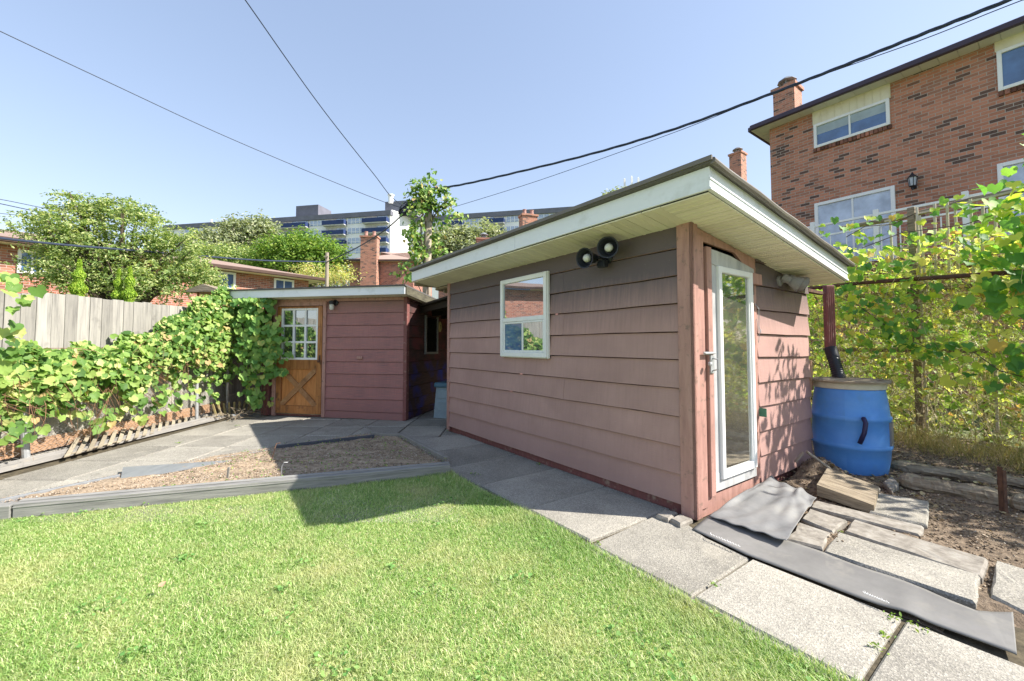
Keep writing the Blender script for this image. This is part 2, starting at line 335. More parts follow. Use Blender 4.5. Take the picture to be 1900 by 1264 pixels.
GL = np.array([(0, -.1, 0), (.2, -.3, .02), (.44, -.22, .05), (.52, .04, .06), (.45, .2, .055), (.47, .4, .05), (.31, .5, .045), (.2, .56, .02), (0, .78, -.06),
               (-.2, .56, .02), (-.31, .5, .045), (-.47, .4, .05), (-.45, .2, .055), (-.52, .04, .06), (-.44, -.22, .05), (-.2, -.3, .02), (0, .2, -.05)], float)
GLF = [(16, i, (i+1) % 16) for i in range(16)]
HL = np.array([(0, 0, 0), (.27, -.1, .03), (.45, .12, .05), (.4, .42, .05), (.2, .68, .02), (0, .85, -.05), (-.2, .68, .02), (-.4, .42, .05), (-.45, .12, .05), (-.27, -.1, .03), (0, .35, -.05)], float)
HLF = [(10, i, (i+1) % 10) for i in range(10)]
OL = np.array([(0, -.5, 0), (.22, -.1, .06), (.16, .28, .04), (0, .55, -.05), (-.16, .28, .04), (-.22, -.1, .06)], float)
OLF = [(0, 1, 2, 3), (0, 3, 4, 5)]
def leaves(name, P, Nn, T, S, m, parent=None, tmpl=(GL, GLF), origin=None):
    t, f = tmpl; Nn = norm(Nn); T = norm(T-Nn*np.sum(T*Nn, -1, keepdims=True)); X = np.cross(T, Nn)
    S = S[:, None, None]; k = t[None]
    curl = rng.uniform(-.25, .9, len(P))[:, None]
    zc = k[..., 2]*(1+2*curl) - curl*.35*k[..., 1]**2 - curl*.35*k[..., 0]**2
    wsc = rng.uniform(.8, 1.15, len(P))[:, None]
    V = P[:, None, :]+S*(X[:, None, :]*(k[..., 0]*wsc)[..., None]+T[:, None, :]*k[..., 1:2]+Nn[:, None, :]*zc[..., None])
    return bulk(name, V, f, m, parent, origin)
def rvec(n, s=1.): return rng.normal(0, s, (n, 3))
def stems(name, A, B, bend, wd, m, parent=None, origin=None):   # thin three-sided tapered stalks
    n = len(A); ts = np.linspace(0, 1, 5); D = B-A; side = norm(np.cross(D, rvec(n))); b = norm(np.cross(D, side)); V = []
    for t in ts:
        c = A+D*t+bend*(4*t*(1-t)); ww = (wd*(1-.6*t))[:, None]
        for a in (0, 2.094, 4.189): V.append(c+side*ww*math.cos(a)+b*ww*math.sin(a))
    V = np.stack(V, 1); F = []
    for i in range(4):
        for k in range(3): F.append((i*3+k, i*3+(k+1) % 3, i*3+3+(k+1) % 3, i*3+3+k))
    return bulk(name, V, F, m, parent, origin)
def clip(poly, a, b, c):     # keep a*x+b*y<=c
    out = []; n = len(poly)
    for i in range(n):
        p, q = poly[i], poly[(i+1) % n]; dp = a*p[0]+b*p[1]-c; dq = a*q[0]+b*q[1]-c
        if dp <= 0: out.append(p)
        if dp*dq < 0: t = dp/(dp-dq); out.append((p[0]+(q[0]-p[0])*t, p[1]+(q[1]-p[1])*t))
    return out
# ------------------------------------------------------------------ ground
U = Vector((-.590, .807, 0)).normalized(); V_ = Vector((.807, .590, 0)).normalized(); Z = Vector((0, 0, 1))
P0 = Vector((1.27, 2.95, 0)); L = 3.66; Wd = 2.1
def S(u, v, z=0): return P0+U*u+V_*v+Z*z
gnd = MB(); xs = [-900, -60, -20, -8, -5.5, 0, 5.6, 9, 20, 60, 900]; ys = [-900, -60, -10, 0, 9.6, 14, 25, 60, 95, 135, 900]
hz = lambda x, y: -.09 if y < 60 else (2 if y < 100 else 4)
for i in range(len(xs)-1):
    for j in range(len(ys)-1):
        q = [(xs[i], ys[j]), (xs[i+1], ys[j]), (xs[i+1], ys[j+1]), (xs[i], ys[j+1])]
        gnd.add([(x, y, hz(x, y)) for x, y in q], [(0, 1, 2, 3)])
GRND = mat('rough grass ground', (.13, .17, .06), (.07, .09, .035), (.24, .24, .12), 3, (1, 1, 1), .95, .6, .03, kind='Object')
tag(obj('ground', gnd, GRND), kind='structure')
# path: laid concrete slabs
path = MB()
def slab(poly, top=0., th=.05, jit=.004):
    n = len(poly)
    if n < 3: return
    cx = sum(p[0] for p in poly)/n; cy = sum(p[1] for p in poly)/n
    tx, ty = random.uniform(-jit, jit)*2, random.uniform(-jit, jit)*2; dz = random.uniform(-jit, 0)
    def sh(p, k): d = Vector((cx-p[0], cy-p[1], 0)); l = d.length; return Vector((p[0], p[1], 0))+d/l*k
    hh = lambda p: top+dz+(p.x-cx)*tx+(p.y-cy)*ty
    e0 = random.uniform(.008, .015); a = [sh(p, e0) for p in poly]; b = [sh(p, e0+.012) for p in poly]
    V = [Vector((p.x, p.y, top-th)) for p in a]+[Vector((p.x, p.y, hh(p)-.009)) for p in a]+[Vector((p.x, p.y, hh(p))) for p in b]
    F = [tuple(range(2*n, 3*n))]
    for i in range(n):
        j = (i+1) % n; F += [(i, j, n+j, n+i), (n+i, n+j, 2*n+j, 2*n+i)]
    ar = sum(poly[i][0]*poly[(i+1) % n][1]-poly[(i+1) % n][0]*poly[i][1] for i in range(n))
    if ar < 0: F = [f[::-1] for f in F]
    path.add(V, F)
def xy(*p): return [(q.x, q.y) for q in p]
js = [-2.4, -1.76, -1.12, -.48]
for a, b in zip(js[:-1], js[1:]): slab(xy(S(a, -.86), S(b, -.86), S(b, -.25), S(a, -.25)))
slab(xy(S(-.48, -.86), S(.17, -.86), S(.21, -.03), S(.09, -.06), S(-.2, -.2), S(-.48, -.25)))
js = [.2, .83, 1.47, 2.11, 2.75, 3.4]
for a, b in zip(js[:-1], js[1:]): slab(xy(S(a, -.84), S(b, -.84), S(b, .04), S(a, .04)))
for i in range(7):
    for j in range(11):
        x0 = -4.62+i*.61-(.1 if j % 2 else 0)*0; y0 = 2.6+j*.61
        poly = [(x0, y0), (x0+.61, y0), (x0+.61, y0+.61), (x0, y0+.61)]
        # keep clear of the diagonal run of slabs (v > -.84 and u<3.4): clip away
        k = V_; c = P0.dot(k)-.85
        side = clip(poly, k.x, k.y, c)
        side = clip(side, 0, -1, -2.9) if side else side
        if len(side) >= 3: slab(side, -.006)
        # the part of the cell beyond the diagonal run
        far = clip(poly, -U.x, -U.y, -(P0.dot(U)+3.41)); far = clip(far, -k.x, -k.y, -c) if far else far
        if len(far) >= 3: slab(far, -.006)
tag(obj('path', path, CONC, dirv=U), kind='structure')
# strip of joint soil under the slabs
JS = mat('joint soil', (.09, .075, .05), (.04, .035, .022), (.17, .14, .09), 20, (1, 1, 1), .95, .6, .01, kind='Object')
sb = MB(); sb.add([(-5.0, 2.0, -.021), (-.4, 2.0, -.021), (-.2, 3.4, -.021), S(-2.5, -.88, -.021), S(-2.5, 3.6, -.021), S(2.2, 3.2, -.021), (-.3, 9.6, -.021), (-5.0, 9.6, -.021)], [tuple(range(8))])
tag(obj('soil', sb, JS), kind='structure')
# lawn
lawnpoly = [(-6, -1.2), (1.9, -1.2), (S(-2.5, -.88).x, S(-2.5, -.88).y)] + [(S(u, -.88+.02*math.sin(u*3)).x, S(u, -.88+.02*math.sin(u*3)).y) for u in (-1.5, -.8, 0, .6, 1.2, 1.9)] + [(-.62, 3.93), (-3.7, 2.98), (-6, 2.45)]
LAWNM = mat('lawn soil', (.3, .34, .12), (.17, .2, .07), (.42, .38, .2), 9, (1, 1, 1), .95, .5, .01, kind='Object')
lb = MB(); lb.poly([(x, y, -.04) for x, y in lawnpoly], (0, 0, .03)); tag(obj('lawn', lb, LAWNM), kind='structure')
def inside(pts, poly):
    x, y = pts[:, 0], pts[:, 1]; ins = np.zeros(len(pts), bool); n = len(poly)
    for i in range(n):
        (x1, y1), (x2, y2) = poly[i], poly[(i+1) % n]
        c = ((y1 > y) != (y2 > y)) & (x < (x2-x1)*(y-y1)/((y2-y1) if y2 != y1 else 1e-9)+x1); ins ^= c
    return ins
def grass(n):
    P = np.stack([rng.uniform(-4.6, 1.7, n*2), rng.uniform(.9, 4.1, n*2)], 1)
    wgt = (np.abs(P[:, 0]) < P[:, 1]*1.45+.5); P = P[inside(P, lawnpoly) & wgt][:n]; n = len(P)
    # tufts: pull the roots a little towards random centres; taller along the borders
    lean = rng.normal(0, 1, (n, 2))+np.array([.25, .1])
    f = np.sin(P[:, 0]*3.1+1)*np.sin(P[:, 1]*2.7)+.6*np.sin(P[:, 0]*9+P[:, 1]*7)
    tall = np.exp(-np.abs((P[:, 0]*-.0)+(P[:, 1]-(3.93+(P[:, 0]+.62)*.308)))*3.2)*np.clip((P[:, 0]+2.3)/1.2, 0, 1)
    vv = (P-np.array([P0.x, P0.y]))@np.array([V_.x, V_.y]); tall += .8*np.exp(-np.abs(vv+.88)*9)
    h = rng.uniform(.009, .024, n)*(1+.18*f)*(1+1.2*tall)
    bend = rng.uniform(.35, 1.5, n)*np.clip(1.15-.6*tall, .3, 2); ln = norm(lean)
    w_ = rng.uniform(.0009, .0021, n); side = np.stack([-ln[:, 1], ln[:, 0]], 1)
    z0 = -.01; V = np.zeros((n, 5, 3))
    for k, (t, ww) in enumerate(((0, 1), (.55, .8), (1, 0))):
        c = P+ln*(bend*h*t*t)[:, None]; zz = z0+h*(t-.12*t*t*bend)
        if k < 2:
            V[:, 2*k, :2] = c-side*(w_*ww)[:, None]; V[:, 2*k+1, :2] = c+side*(w_*ww)[:, None]; V[:, 2*k, 2] = V[:, 2*k+1, 2] = zz
        else: V[:, 4, :2] = c; V[:, 4, 2] = zz
    return V
tag(bulk('grass', grass(420000), [(0, 1, 3, 2), (2, 3, 4)], GRASSM), 'short green grass with dry yellow patches covering the lawn', 'grass', kind='stuff')
W2 = []
for k in range(70):
    x, y = random.uniform(-3.8, 1.2), random.uniform(1.3, 3.9); kk = random.randint(8, 26); sp = random.uniform(.02, .07)
    for j in range(kk): W2.append((x+random.gauss(0, sp), y+random.gauss(0, sp), random.uniform(.004, .018)))
W2 = np.array(W2); W2 = W2[inside(W2[:, :2], lawnpoly)]
tag(leaves('clover', W2, rvec(len(W2), .4)+np.array([0, 0, 1.]), rvec(len(W2)), rng.uniform(.01, .024, len(W2)), leafmat('clover leaves', [(0, (.12, .28, .07)), (1, (.3, .46, .14))], .25), None, (HL, HLF)), 'small clover and broad leaved weeds dotted through the lawn', 'clover', kind='stuff')
# right-hand earth: raised uneven soil between path, shed and fence
sm = MB(); NX, NY = 60, 60; vv = []
def soilz(u, v):
    z = (-.03 if v < .12 else .002)+.010*math.sin(u*9+v*5)+.008*math.sin(v*14-u*4)
    d2 = (u-(-.18))**2/.03+(v-1.75)**2/.035; z += .17*math.exp(-d2)
    d3 = max(0, v-2.4); z += min(.1, d3*.09)
    return z + random.uniform(-.008, .008)
for i in range(NX+1):
    for j in range(NY+1):
        u = -3.2+i*(4.1/NX); v = -.22+j*(4.6/NY)
        if u > 0 and v < 2.1: z = -.05
        else: z = soilz(u, v)
        vv.append(S(u, v, z))
sm.add(vv, [(i*(NY+1)+j, i*(NY+1)+j+1, (i+1)*(NY+1)+j+1, (i+1)*(NY+1)+j)[::-1] for i in range(NX) for j in range(NY)])
tag(obj('soil', sm, mat('dark earth', (.22, .165, .115), (.09, .07, .05), (.32, .25, .18), 26, (1, 1, 1), .95, 1., .03, kind='Object'), smooth=True), kind='structure')
# garden bed soil
BED = [G(0, 950), G(833, 866), G(833, 858), G(750, 812), G(690, 806), G(515, 831), G(360, 856), G(222, 884), G(0, 930)]
bm_ = MB(); c0 = Vector((-2.4, 4.3, .02)); rings = []
for k in range(13):
    t = k/12; rings += [c0.lerp(Vector((p.x, p.y, .02)), t)+Z*(random.uniform(-.01, .016) if k < 12 else -.04) for a, b in zip(BED, BED[1:]+BED[:1]) for p in [a.lerp(b, s_/6) for s_ in range(6)]]
nn = len(BED)*6
bm_.add(rings, [(k*nn+i, k*nn+(i+1) % nn, (k+1)*nn+(i+1) % nn, (k+1)*nn+i)[::-1] for k in range(12) for i in range(nn)])
tag(obj('soil', bm_, SOIL), kind='structure')
# ------------------------------------------------------------------ big shed
def siding(O, d, n, s0, s1, zl, top, lip=.02, joints=()):
    mb = MB(); O, d, n = Vector(O), Vector(d), Vector(n); cuts = [s0]+sorted(joints)+[s1]
    tl_ = [random.uniform(-.007, .007) for _ in zl]
    for ci, (z0, z1) in enumerate(zip(zl[:-1], zl[1:])):
        t0_, t1_ = tl_[ci]/(s1-s0), tl_[ci+1]/(s1-s0)
        js_ = cuts if len(joints) == 0 else [s0]+([random.choice(joints)] if random.random() < .5 else [])+[s1]
        for a, b in zip(js_[:-1], js_[1:]):
            b2 = b-.003 if b < s1 else b
            xs_ = [a+(b2-a)*i/6 for i in range(7)]; wob = lambda x, k: .0022*math.sin(x*4.3+k*1.9)+.0014*math.sin(x*11+k*3.1)
            pl = [(x, z0+.001+t0_*(x-s0)+wob(x, ci)) for x in xs_]+[(x, z1-.006+t1_*(x-s0)+wob(x, ci+1)) for x in xs_[::-1]]
            if top: pl = clip(pl, -top[1], 1, top[0])       # z <= top0 + top1*s
            if len(pl) < 3: continue
            f = lambda p: O+d*p[0]+Z*p[1]+n*(lip*(1-(p[1]-z0)/(z1-z0))+.002)
            front = [f(p) for p in pl]; back = [O+d*p[0]+Z*p[1]-n*.01 for p in pl]; k = len(pl)
            fs = [tuple(range(k)), tuple(range(k, 2*k))[::-1]]+[(i, (i+1) % k, k+(i+1) % k, k+i) for i in range(k)]
            if (front[1]-front[0]).cross(front[-1]-front[0]).dot(n) < 0: fs = [q[::-1] for q in fs]
            mb.add(front+back, fs)
    return mb
TOP = 2.08; SLOPE = -.135
ZL = [.07, .28, .48, .69, .89, 1.10, 1.30, 1.505, 1.71, 1.91, 2.12]
shed = thing('shed', P0, 'large mauve sided garden shed with sloping roof and a glazed narrow end door', 'shed')
Un, Vn = -U, -V_
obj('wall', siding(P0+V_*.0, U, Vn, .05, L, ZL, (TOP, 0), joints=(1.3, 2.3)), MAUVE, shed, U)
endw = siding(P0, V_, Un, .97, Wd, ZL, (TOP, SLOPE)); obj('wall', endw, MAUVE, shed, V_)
b = MB(); b.box(S(0, .03, -.02), U*(L), V_*.02, Z*.1); b.box(S(.02, 0, -.02), V_*Wd, U*.02, Z*.12)
obj('sill_board', b, REDTRIM, shed, U)
b = MB(); b.box(S(L, .0, 0), V_*Wd, U*-.02, Z*1.78); b.box(S(0, Wd, 0), U*L, V_*-.02, Z*1.76); b.box(S(.03, .03, 0), V_*(Wd-.06), U*.02, Z*1.7)
obj('wall', b, SMALLSD, shed, U)
# corner boards
b = MB(); b.box(S(-.03, -.028, .0), U*.12, V_*.026, Z*(TOP+.01), .003); b.box(S(-.03, -.028, .0), V_*.075, U*.024, Z*(TOP+.005), .003)
obj('corner_board', b, TRIM, shed, U)
b = MB(); b.box(S(L-.05, -.026, .03), U*.06, V_*.024, Z*(TOP-.03), .003); obj('corner_board', b, TRIM, shed, U)
EP = Plane((P0.x, P0.y), (V_.x, V_.y)); 
def ev(px, py): return EP.hit(px, py)
def rake(v): return TOP+SLOPE*v
# header board above the door following the slope and door frame posts
b = MB(); b.poly([S(-.012, .05, rake(.05)-.02), S(-.012, .97, rake(.97)-.02), S(-.012, .97, rake(.97)-.2), S(-.012, .62, rake(.62)-.06), S(-.012, .16, rake(.16)-.1), S(-.012, .05, rake(.05)-.1)], U*.02)
b.box(S(-.02, .05, .05), V_*.09, U*.022, Z*(rake(.1)-.12), .003)
obj('door_frame', b, TRIM, shed, V_)
b = MB(); b.box(S(-.014, .875, .1), V_*.1, U*.02, Z*(rake(.9)-.2), .003); b.box(S(-.008, .05, -.01), V_*.95, U*.03, Z*.13)
obj('door_frame', b, TRIM, shed, V_)
b = MB(); b.box(S(-.05, .845, rake(.85)-.26), V_*.16, U*.04, Z*.09, .003); obj('wood_block', b, TRIM, shed, V_)
# end door: stile, flashing surround, white storm frame, pane
D0, D1 = .16, .87; DZ0 = .12; DZ1 = rake(.2)-.13
door = obj('door', MB().box(S(-.035, D0, DZ0), V_*.065, U*.04, Z*(DZ1-DZ0), .004), TRIM, shed, V_)
b = MB(); b.box(S(-.028, D0+.066, DZ0+.02), V_*(D1-D0-.066), U*.02, Z*.13, .003); b.poly([S(-.03, D0+.06, DZ1-.01), S(-.036, .5, DZ1-.03), S(-.03, D1+.03, DZ1-.09), S(-.034, D1+.03, DZ1-.2), S(-.034, D0+.06, DZ1-.12)], U*.018)
b.box(S(-.026, D0+.066, DZ0+.15), V_*.09, U*.018, Z*(DZ1-DZ0-.27)); b.box(S(-.026, D1-.05, DZ0+.15), V_*.05, U*.018, Z*(DZ1-DZ0-.33))
obj('metal_flashing', b, mat('chalky door flashing', (.46, .46, .46), (.3, .31, .32), (.55, .55, .54), 3, (5, 1, 1), .45, .2, .02), door, V_)
g0, g1, gz0, gz1 = D0+.14, D1-.03, DZ0+.1, DZ1-.13
b = MB(); t = .045
for (a, c, z0, z1) in ((g0, g0+t, gz0, gz1), (g1-t, g1, gz0, gz1), (g0+t, g1-t, gz0, gz0+t+.01), (g0+t, g1-t, gz1-t, gz1)):
    b.box(S(-.05, a, z0), V_*(c-a), U*.035, Z*(z1-z0), .004)
for (a, c, z0, z1) in ((g0+t, g0+t+.012, gz0+t, gz1-t), (g1-t-.012, g1-t, gz0+t, gz1-t)): b.box(S(-.04, a, z0), V_*(c-a), U*.02, Z*(z1-z0))
obj('storm_frame', b, WHITE, door, V_)
obj('glass_pane', MB().box(S(-.028, g0+t, gz0+t), V_*(g1-g0-2*t), U*.004, Z*(gz1-gz0-2*t)), GLASSDOOR, door, V_)
s, z = ev(1312, 672)
b = MB(); b.tube([S(-.04, .19, z+.03), S(-.085, .19, z+.02), S(-.085, .19, z-.05), S(-.04, .19, z-.06)], .006); b.box(S(-.045, .165, z-.08), V_*.05, U*.01, Z*.13, .002)
obj('door_handle', b, GALV, door, V_)
b = MB(); b.box(S(-.043, .08, z+.055), V_*.13, U*.006, Z*.022); b.tube([S(-.05, .08, z+.066), S(-.05, .22, z+.066)], .006); b.lathe(S(-.05, .125, z-.01), [(.006, 0), (.016, .004), (.016, .02), (.006, .024)], 10, U*-1)
obj('bolt', b, GALV, shed, V_)
b = MB(); b.tube([S(-.02, .93, 1.55), S(-.05, .93, 1.5), S(-.045, .935, 1.36), S(-.06, .93, 1.3), S(-.05, .96, 1.33)], .003, 5); b.tube([S(-.02, .95, 1.42), S(-.04, .95, 1.3), S(-.03, .955, 1.22)], .0025, 5)
obj('wire_hook', b, GALV, shed, V_)
gm = mat('green plastic', (.06, .2, .13), None, None, 5, (1, 1, 1), .5, 0)
s, z = ev(1427, 760); b = MB(); b.box(S(-.07, .97, z-.035), V_*.008, U*.06, Z*.07, .002); obj('plate', b, gm, shed, V_)
for z in (.4, 1.62): obj('hinge', MB().box(S(-.03, .882, z), V_*.02, U*.014, Z*.09, .002), RUST, shed, V_)
# downspout beam at the back corner
b = MB(); b.box(S(-.02, Wd-.0, .75), V_*.05, U*.04, Z*.3, .003); obj('board', b, ORANGEWOOD, shed, V_)
# roof
RU0, RU1, RV0, RV1 = -.35, L+.47, -.37, 2.06
def rz(v): return TOP+SLOPE*v
def RS(u, v, h): return S(u, v, rz(v)+h)
Nup = (Z-V_*SLOPE).normalized()
roof = MB(); roof.hexa([RS(RU0-.03, RV0-.035, .142), RS(RU1, RV0-.035, .142), RS(RU1, RV1+.03, .142), RS(RU0-.03, RV1+.03, .142), RS(RU0-.03, RV0-.035, .172), RS(RU1, RV0-.035, .172), RS(RU1, RV1+.03, .172), RS(RU0-.03, RV1+.03, .172)])
if (U.cross(V_)).z < 0: roof.f = [f[::-1] for f in roof.f]
obj('roof', roof, ROOFM, shed, U)
b = MB(); lipm = mat('brown drip edge', (.2, .18, .155), (.14, .125, .11), None, 3, (1, 1, 1), .45, .1)
b.box(RS(RU0-.038, RV0-.045, .15), U*(RU1-RU0+.03), V_*.012, Z*.028)
b.tube([RS(RU0-.035, v, .15+.004*math.sin(v*9)) for v in np.linspace(RV0-.03, RV1+.03, 14)], .02, 8)
obj('drip_edge', b, lipm, shed, U)
b = MB(); b.box(RS(RU0, RV0, 0), U*(1.95), V_*.02, Z*.14, .002); b.box(RS(RU0+1.953, RV0, -.001), U*(RU1-RU0-1.953), V_*.02, Z*.14, .002)
for u in (.2, 1.2, 2.6, 3.3): b.lathe(RS(u, RV0-.001, .12), [(.006, -.002), (.006, .003)], 6, V_*-1)
obj('fascia', b, FASCIA, shed, U)
b = MB()
hexf = lambda u0, u1, v0, v1, h0, h1: [RS(u0, v0, h0), RS(u1, v0, h0), RS(u1, v1, h0), RS(u0, v1, h0), RS(u0, v0, h1), RS(u1, v0, h1), RS(u1, v1, h1), RS(u0, v1, h1)]
def addhex(b, *a):
    p = hexf(*a); b.hexa(p)
    k = len(b.f)-6
    for i in range(k, len(b.f)): b.f[i] = b.f[i][::-1]
addhex(b, RU0, RU0+.02, RV0+.021, 1.2, 0, .14); addhex(b, RU0+.001, RU0+.021, 1.204, RV1, 0, .139)
addhex(b, RU0-.008, RU0-.0005, RV0+.0, RV1, .0, .014); addhex(b, RU0-.006, RU0-.0005, RV0+.0, RV1, .062, .072)
obj('fascia', b, FASCIA, shed, V_)
# soffit strips (vinyl panels with grooves)
b = MB(); u = -.0
addw = .15; k = 0
u = 0.0
while u < RU1-.01:
    w_ = min(addw, RU1-u)
    addhex(b, u+.003, u+w_-.003, RV0+.02, .0, -.012, -.004); addhex(b, u+w_*.5-.01, u+w_*.5+.01, RV0+.02, .0, -.015, -.0121); u += w_
obj('soffit', b, CREAM, shed, U, jit=True)
b = MB(); v = RV0+.02
while v < RV1-.01:
    w_ = min(.152, RV1-v); addhex(b, RU0+.02, -.0, v+.003, v+w_-.003, -.012, -.004); addhex(b, RU0+.02, 0, v+w_*.33, v+w_*.33+.012, -.016, -.0121); addhex(b, RU0+.02, 0, v+w_*.66, v+w_*.66+.012, -.016, -.0121); v += w_
obj('soffit', b, CREAM, shed, V_)
b = MB(); addhex(b, RU0+.02, RU1-.001, RV0+.021, RV1-.001, -.003, .001); obj('soffit_backing', b, DARK, shed, U)
b = MB(); addhex(b, L+.02, RU1-.02, 0, RV1, -.05, -.02); b.box(RS(L+.25, .05, -.1), U*.03, V_*1.9, Z*.09); b.box(RS(L+.42, RV0+.03, -.06), U*.03, V_*2.2, Z*.055)
obj('rafter', b, OLDWOOD, shed, U)
# gutter end, downspout and flexible hose into the barrel
b = MB(); dp = Vector((3.38, 4.44, 0)); b.box(dp+Vector((-.045, -.03, 1.12)), (.09, 0, 0), (0, .06, 0), (0, 0, .72), .006)
for k in range(4): b.box(dp+Vector((-.036+.021*k, -.035, 1.12)), (.008, 0, 0), (0, .006, 0), (0, 0, .7))
ds = obj('downspout', b, REDTRIM, shed)
b = MB(); pts = []; rr = []
for k in range(46):
    t = k/45; pts.append(dp.lerp(Vector((3.36, 4.3, 0)), t)+Z*(1.17-.32*t)); rr.append((.058 if t < .35 else .052)+(.007 if k % 3 == 0 and t > .35 else 0))
b.tube(pts, rr, 14); obj('flexible_hose', b, BLKPLASTIC, ds, smooth=True)
b = MB(); b.box(S(-.02, Wd+.0, rz(Wd)-.06), V_*.42, U*.05, Z*.035, .003); obj('gutter_board', b, RUST, shed, V_)
# long-wall window
LP_ = Plane((P0.x, P0.y), (U.x, U.y))
def lw(px, py): return LP_.hit(px, py)
sl_, zt = lw(936, 520); sr, zb = lw(1022, 663); _, zt2 = lw(1022, 508); _, zb2 = lw(937, 662)
print('big window', sl_, sr, zt, zt2, zb, zb2)
ws0, ws1 = sr, sl_; wz0, wz1 = (zb+zb2)/2, (zt+zt2)/2
win = obj('window', MB().box(S(ws0, -.03, wz0), U*(ws1-ws0), V_*.028, Z*(wz1-wz0)), DARK, shed, U)
b = MB()
def fr(b, a0, a1, z0, z1, off, th, w_, c=.004, wb=None):
    wb = wb or w_
    b.box(S(a0, off, z0), U*w_, V_*th, Z*(z1-z0), c); b.box(S(a1-w_, off, z0), U*w_, V_*th, Z*(z1-z0), c)
    b.box(S(a0+w_, off, z1-w_), U*(a1-a0-2*w_), V_*th, Z*w_, c); b.box(S(a0+w_, off, z0), U*(a1-a0-2*w_), V_*th, Z*wb, c)
fr(b, ws0, ws1, wz0, wz1, -.062, .05, .045, wb=.05); fr(b, ws0-.008, ws1+.008, wz0-.008, wz1+.008, -.045, .03, .02)
zm = wz0+(wz1-wz0)*.47
b.box(S(ws0+.045, -.055, zm-.02), U*(ws1-ws0-.09), V_*.03, Z*.045, .003)
sm_ = ws0+(ws1-ws0)*.5
fr(b, ws0+.045, sm_+.012, wz0+.05, zm-.021, -.052, .016, .022); fr(b, sm_-.012, ws1-.045, wz0+.05, zm-.021, -.046, .012, .022)
obj('window_frame', b, WHITE, win, U)
obj('glass_pane', MB().box(S(ws0+.045, -.042, zm+.02), U*(ws1-ws0-.09), V_*.004, Z*(wz1-zm-.065)), GLASS, win, U)
obj('glass_pane', MB().box(S(ws0+.067, -.044, wz0+.07), U*(sm_-ws0-.08), V_*.004, Z*(zm-wz0-.11)), GLASS, win, U)
obj('glass_pane', MB().box(S(sm_+.01, -.038, wz0+.07), U*(ws1-sm_-.08), V_*.004, Z*(zm-wz0-.11)), GLASSBLUE, win, U)

# ------------------------------------------------------------------ small shed
A0 = Vector((-4.30, 7.27, 0)); A1 = Vector((-1.71, 6.75, 0)); a = (A1-A0).normalized(); LA = (A1-A0).length; nb = Vector((-a.y, a.x, 0)); nf = -nb
def T(s, d, z=0): return A0+a*s+nb*d+Z*z
SP = Plane((A0.x, A0.y), (a.x, a.y))
def sw(px, py): return SP.hit(px, py)
shed2 = thing('shed', A0, 'small red sided shed with a wooden crossbuck door, left of the larger shed', 'shed')
dl, _ = sw(515, 660); dr, _ = sw(600, 660); cbs, _ = sw(751, 660)
print('small shed door', dl, dr, sw(515, 555), sw(515, 765), sw(600, 765), 'corner', cbs, LA)
z0s = [.0, .12, .32, .52, .725, .93, 1.13, 1.335, 1.535, 1.74, 1.93, 2.1]
H2 = 2.0
obj('wall', siding(A0, a, nf, dr+.05, LA-.02, z0s, (H2, 0), .014), SMALLSD, shed2, a)
obj('wall', siding(A1, nb, a, .05, 2.6, z0s, (H2, -.07), .014), SPRAY, shed2, nb)
b = MB(); b.box(T(0, .02), a*LA, nb*.02, Z*H2); b.box(T(0, .02), nb*2.6, a*.02, Z*1.8); b.box(T(0, 2.6), a*LA, nb*.02, Z*1.8); b.box(T(LA-.06, .04), nb*2.55, a*.02, Z*1.8)
obj('wall', b, REDTRIM, shed2, a)
b = MB(); b.box(T(LA-.035, -.03, .0), a*.06, nb*.028, Z*H2, .003); b.box(T(LA+.0, -.004, .0), nb*.07, a*.025, Z*(H2-.005), .003)
obj('corner_board', b, REDTRIM, shed2, a)
b = MB(); b.box(T(.0, -.03, .0), a*.13, nb*.04, Z*H2, .003)
for k in range(9): b.box(T(.03, -.036, .08+k*.2), a*.07, nb*.01, Z*.02)
for k in range(2): b.box(T(.0+.1*k, -.045, .0), a*.025, nb*.02, Z*H2)
obj('corner_board', b, REDTRIM, shed2, a)
b = MB(); hd = H2-.06
b.box(T(dl-.07, -.035, .0), a*.07, nb*.045, Z*hd, .003); b.box(T(dr, -.035, .0), a*.06, nb*.045, Z*hd, .003); b.box(T(dl-.0, -.035, hd-.07), a*(dr-dl), nb*.045, Z*.07, .003); b.box(T(.1, -.025, hd), a*(LA-.14), nb*.02, Z*.06)
obj('door_frame', b, TRIM, shed2, a)
b = MB(); b.box(T(dl, -.01, .035), a*(dr-dl), nb*.02, Z*.05); obj('doorstep', b, OLDWOOD, shed2, a)
dz0, dz1 = .05, hd-.08; dw = dr-dl; zmid = dz0+(dz1-dz0)*.5
door2 = obj('door', MB().box(T(dl+.01, -.008, dz0), a*(dw-.02), nb*.02, Z*(zmid-dz0)), mat('orange door panel', (.5, .21, .07), (.3, .12, .04), (.58, .28, .1), 2.4, (10, 1.2, 1), .4, .1, .004), shed2, a)
b = MB(); st = .1
b.box(T(dl+.01, -.034, dz0), a*st, nb*.021, Z*(dz1-dz0), .003); b.box(T(dr-.01-st, -.034, dz0), a*st, nb*.021, Z*(dz1-dz0), .003)
b.box(T(dl+.01+st, -.033, dz1-.04), a*(dw-.02-2*st), nb*.02, Z*.04, .003); b.box(T(dl+.01+st, -.033, zmid-.16), a*(dw-.02-2*st), nb*.02, Z*.16, .003); b.box(T(dl+.01+st, -.033, dz0), a*(dw-.02-2*st), nb*.02, Z*.13, .003)
obj('rail', b, DOORWOOD, door2, a)
b = MB(); p, q = (dl+.01+st, dz0+.13), (dr-.01-st, zmid-.16)
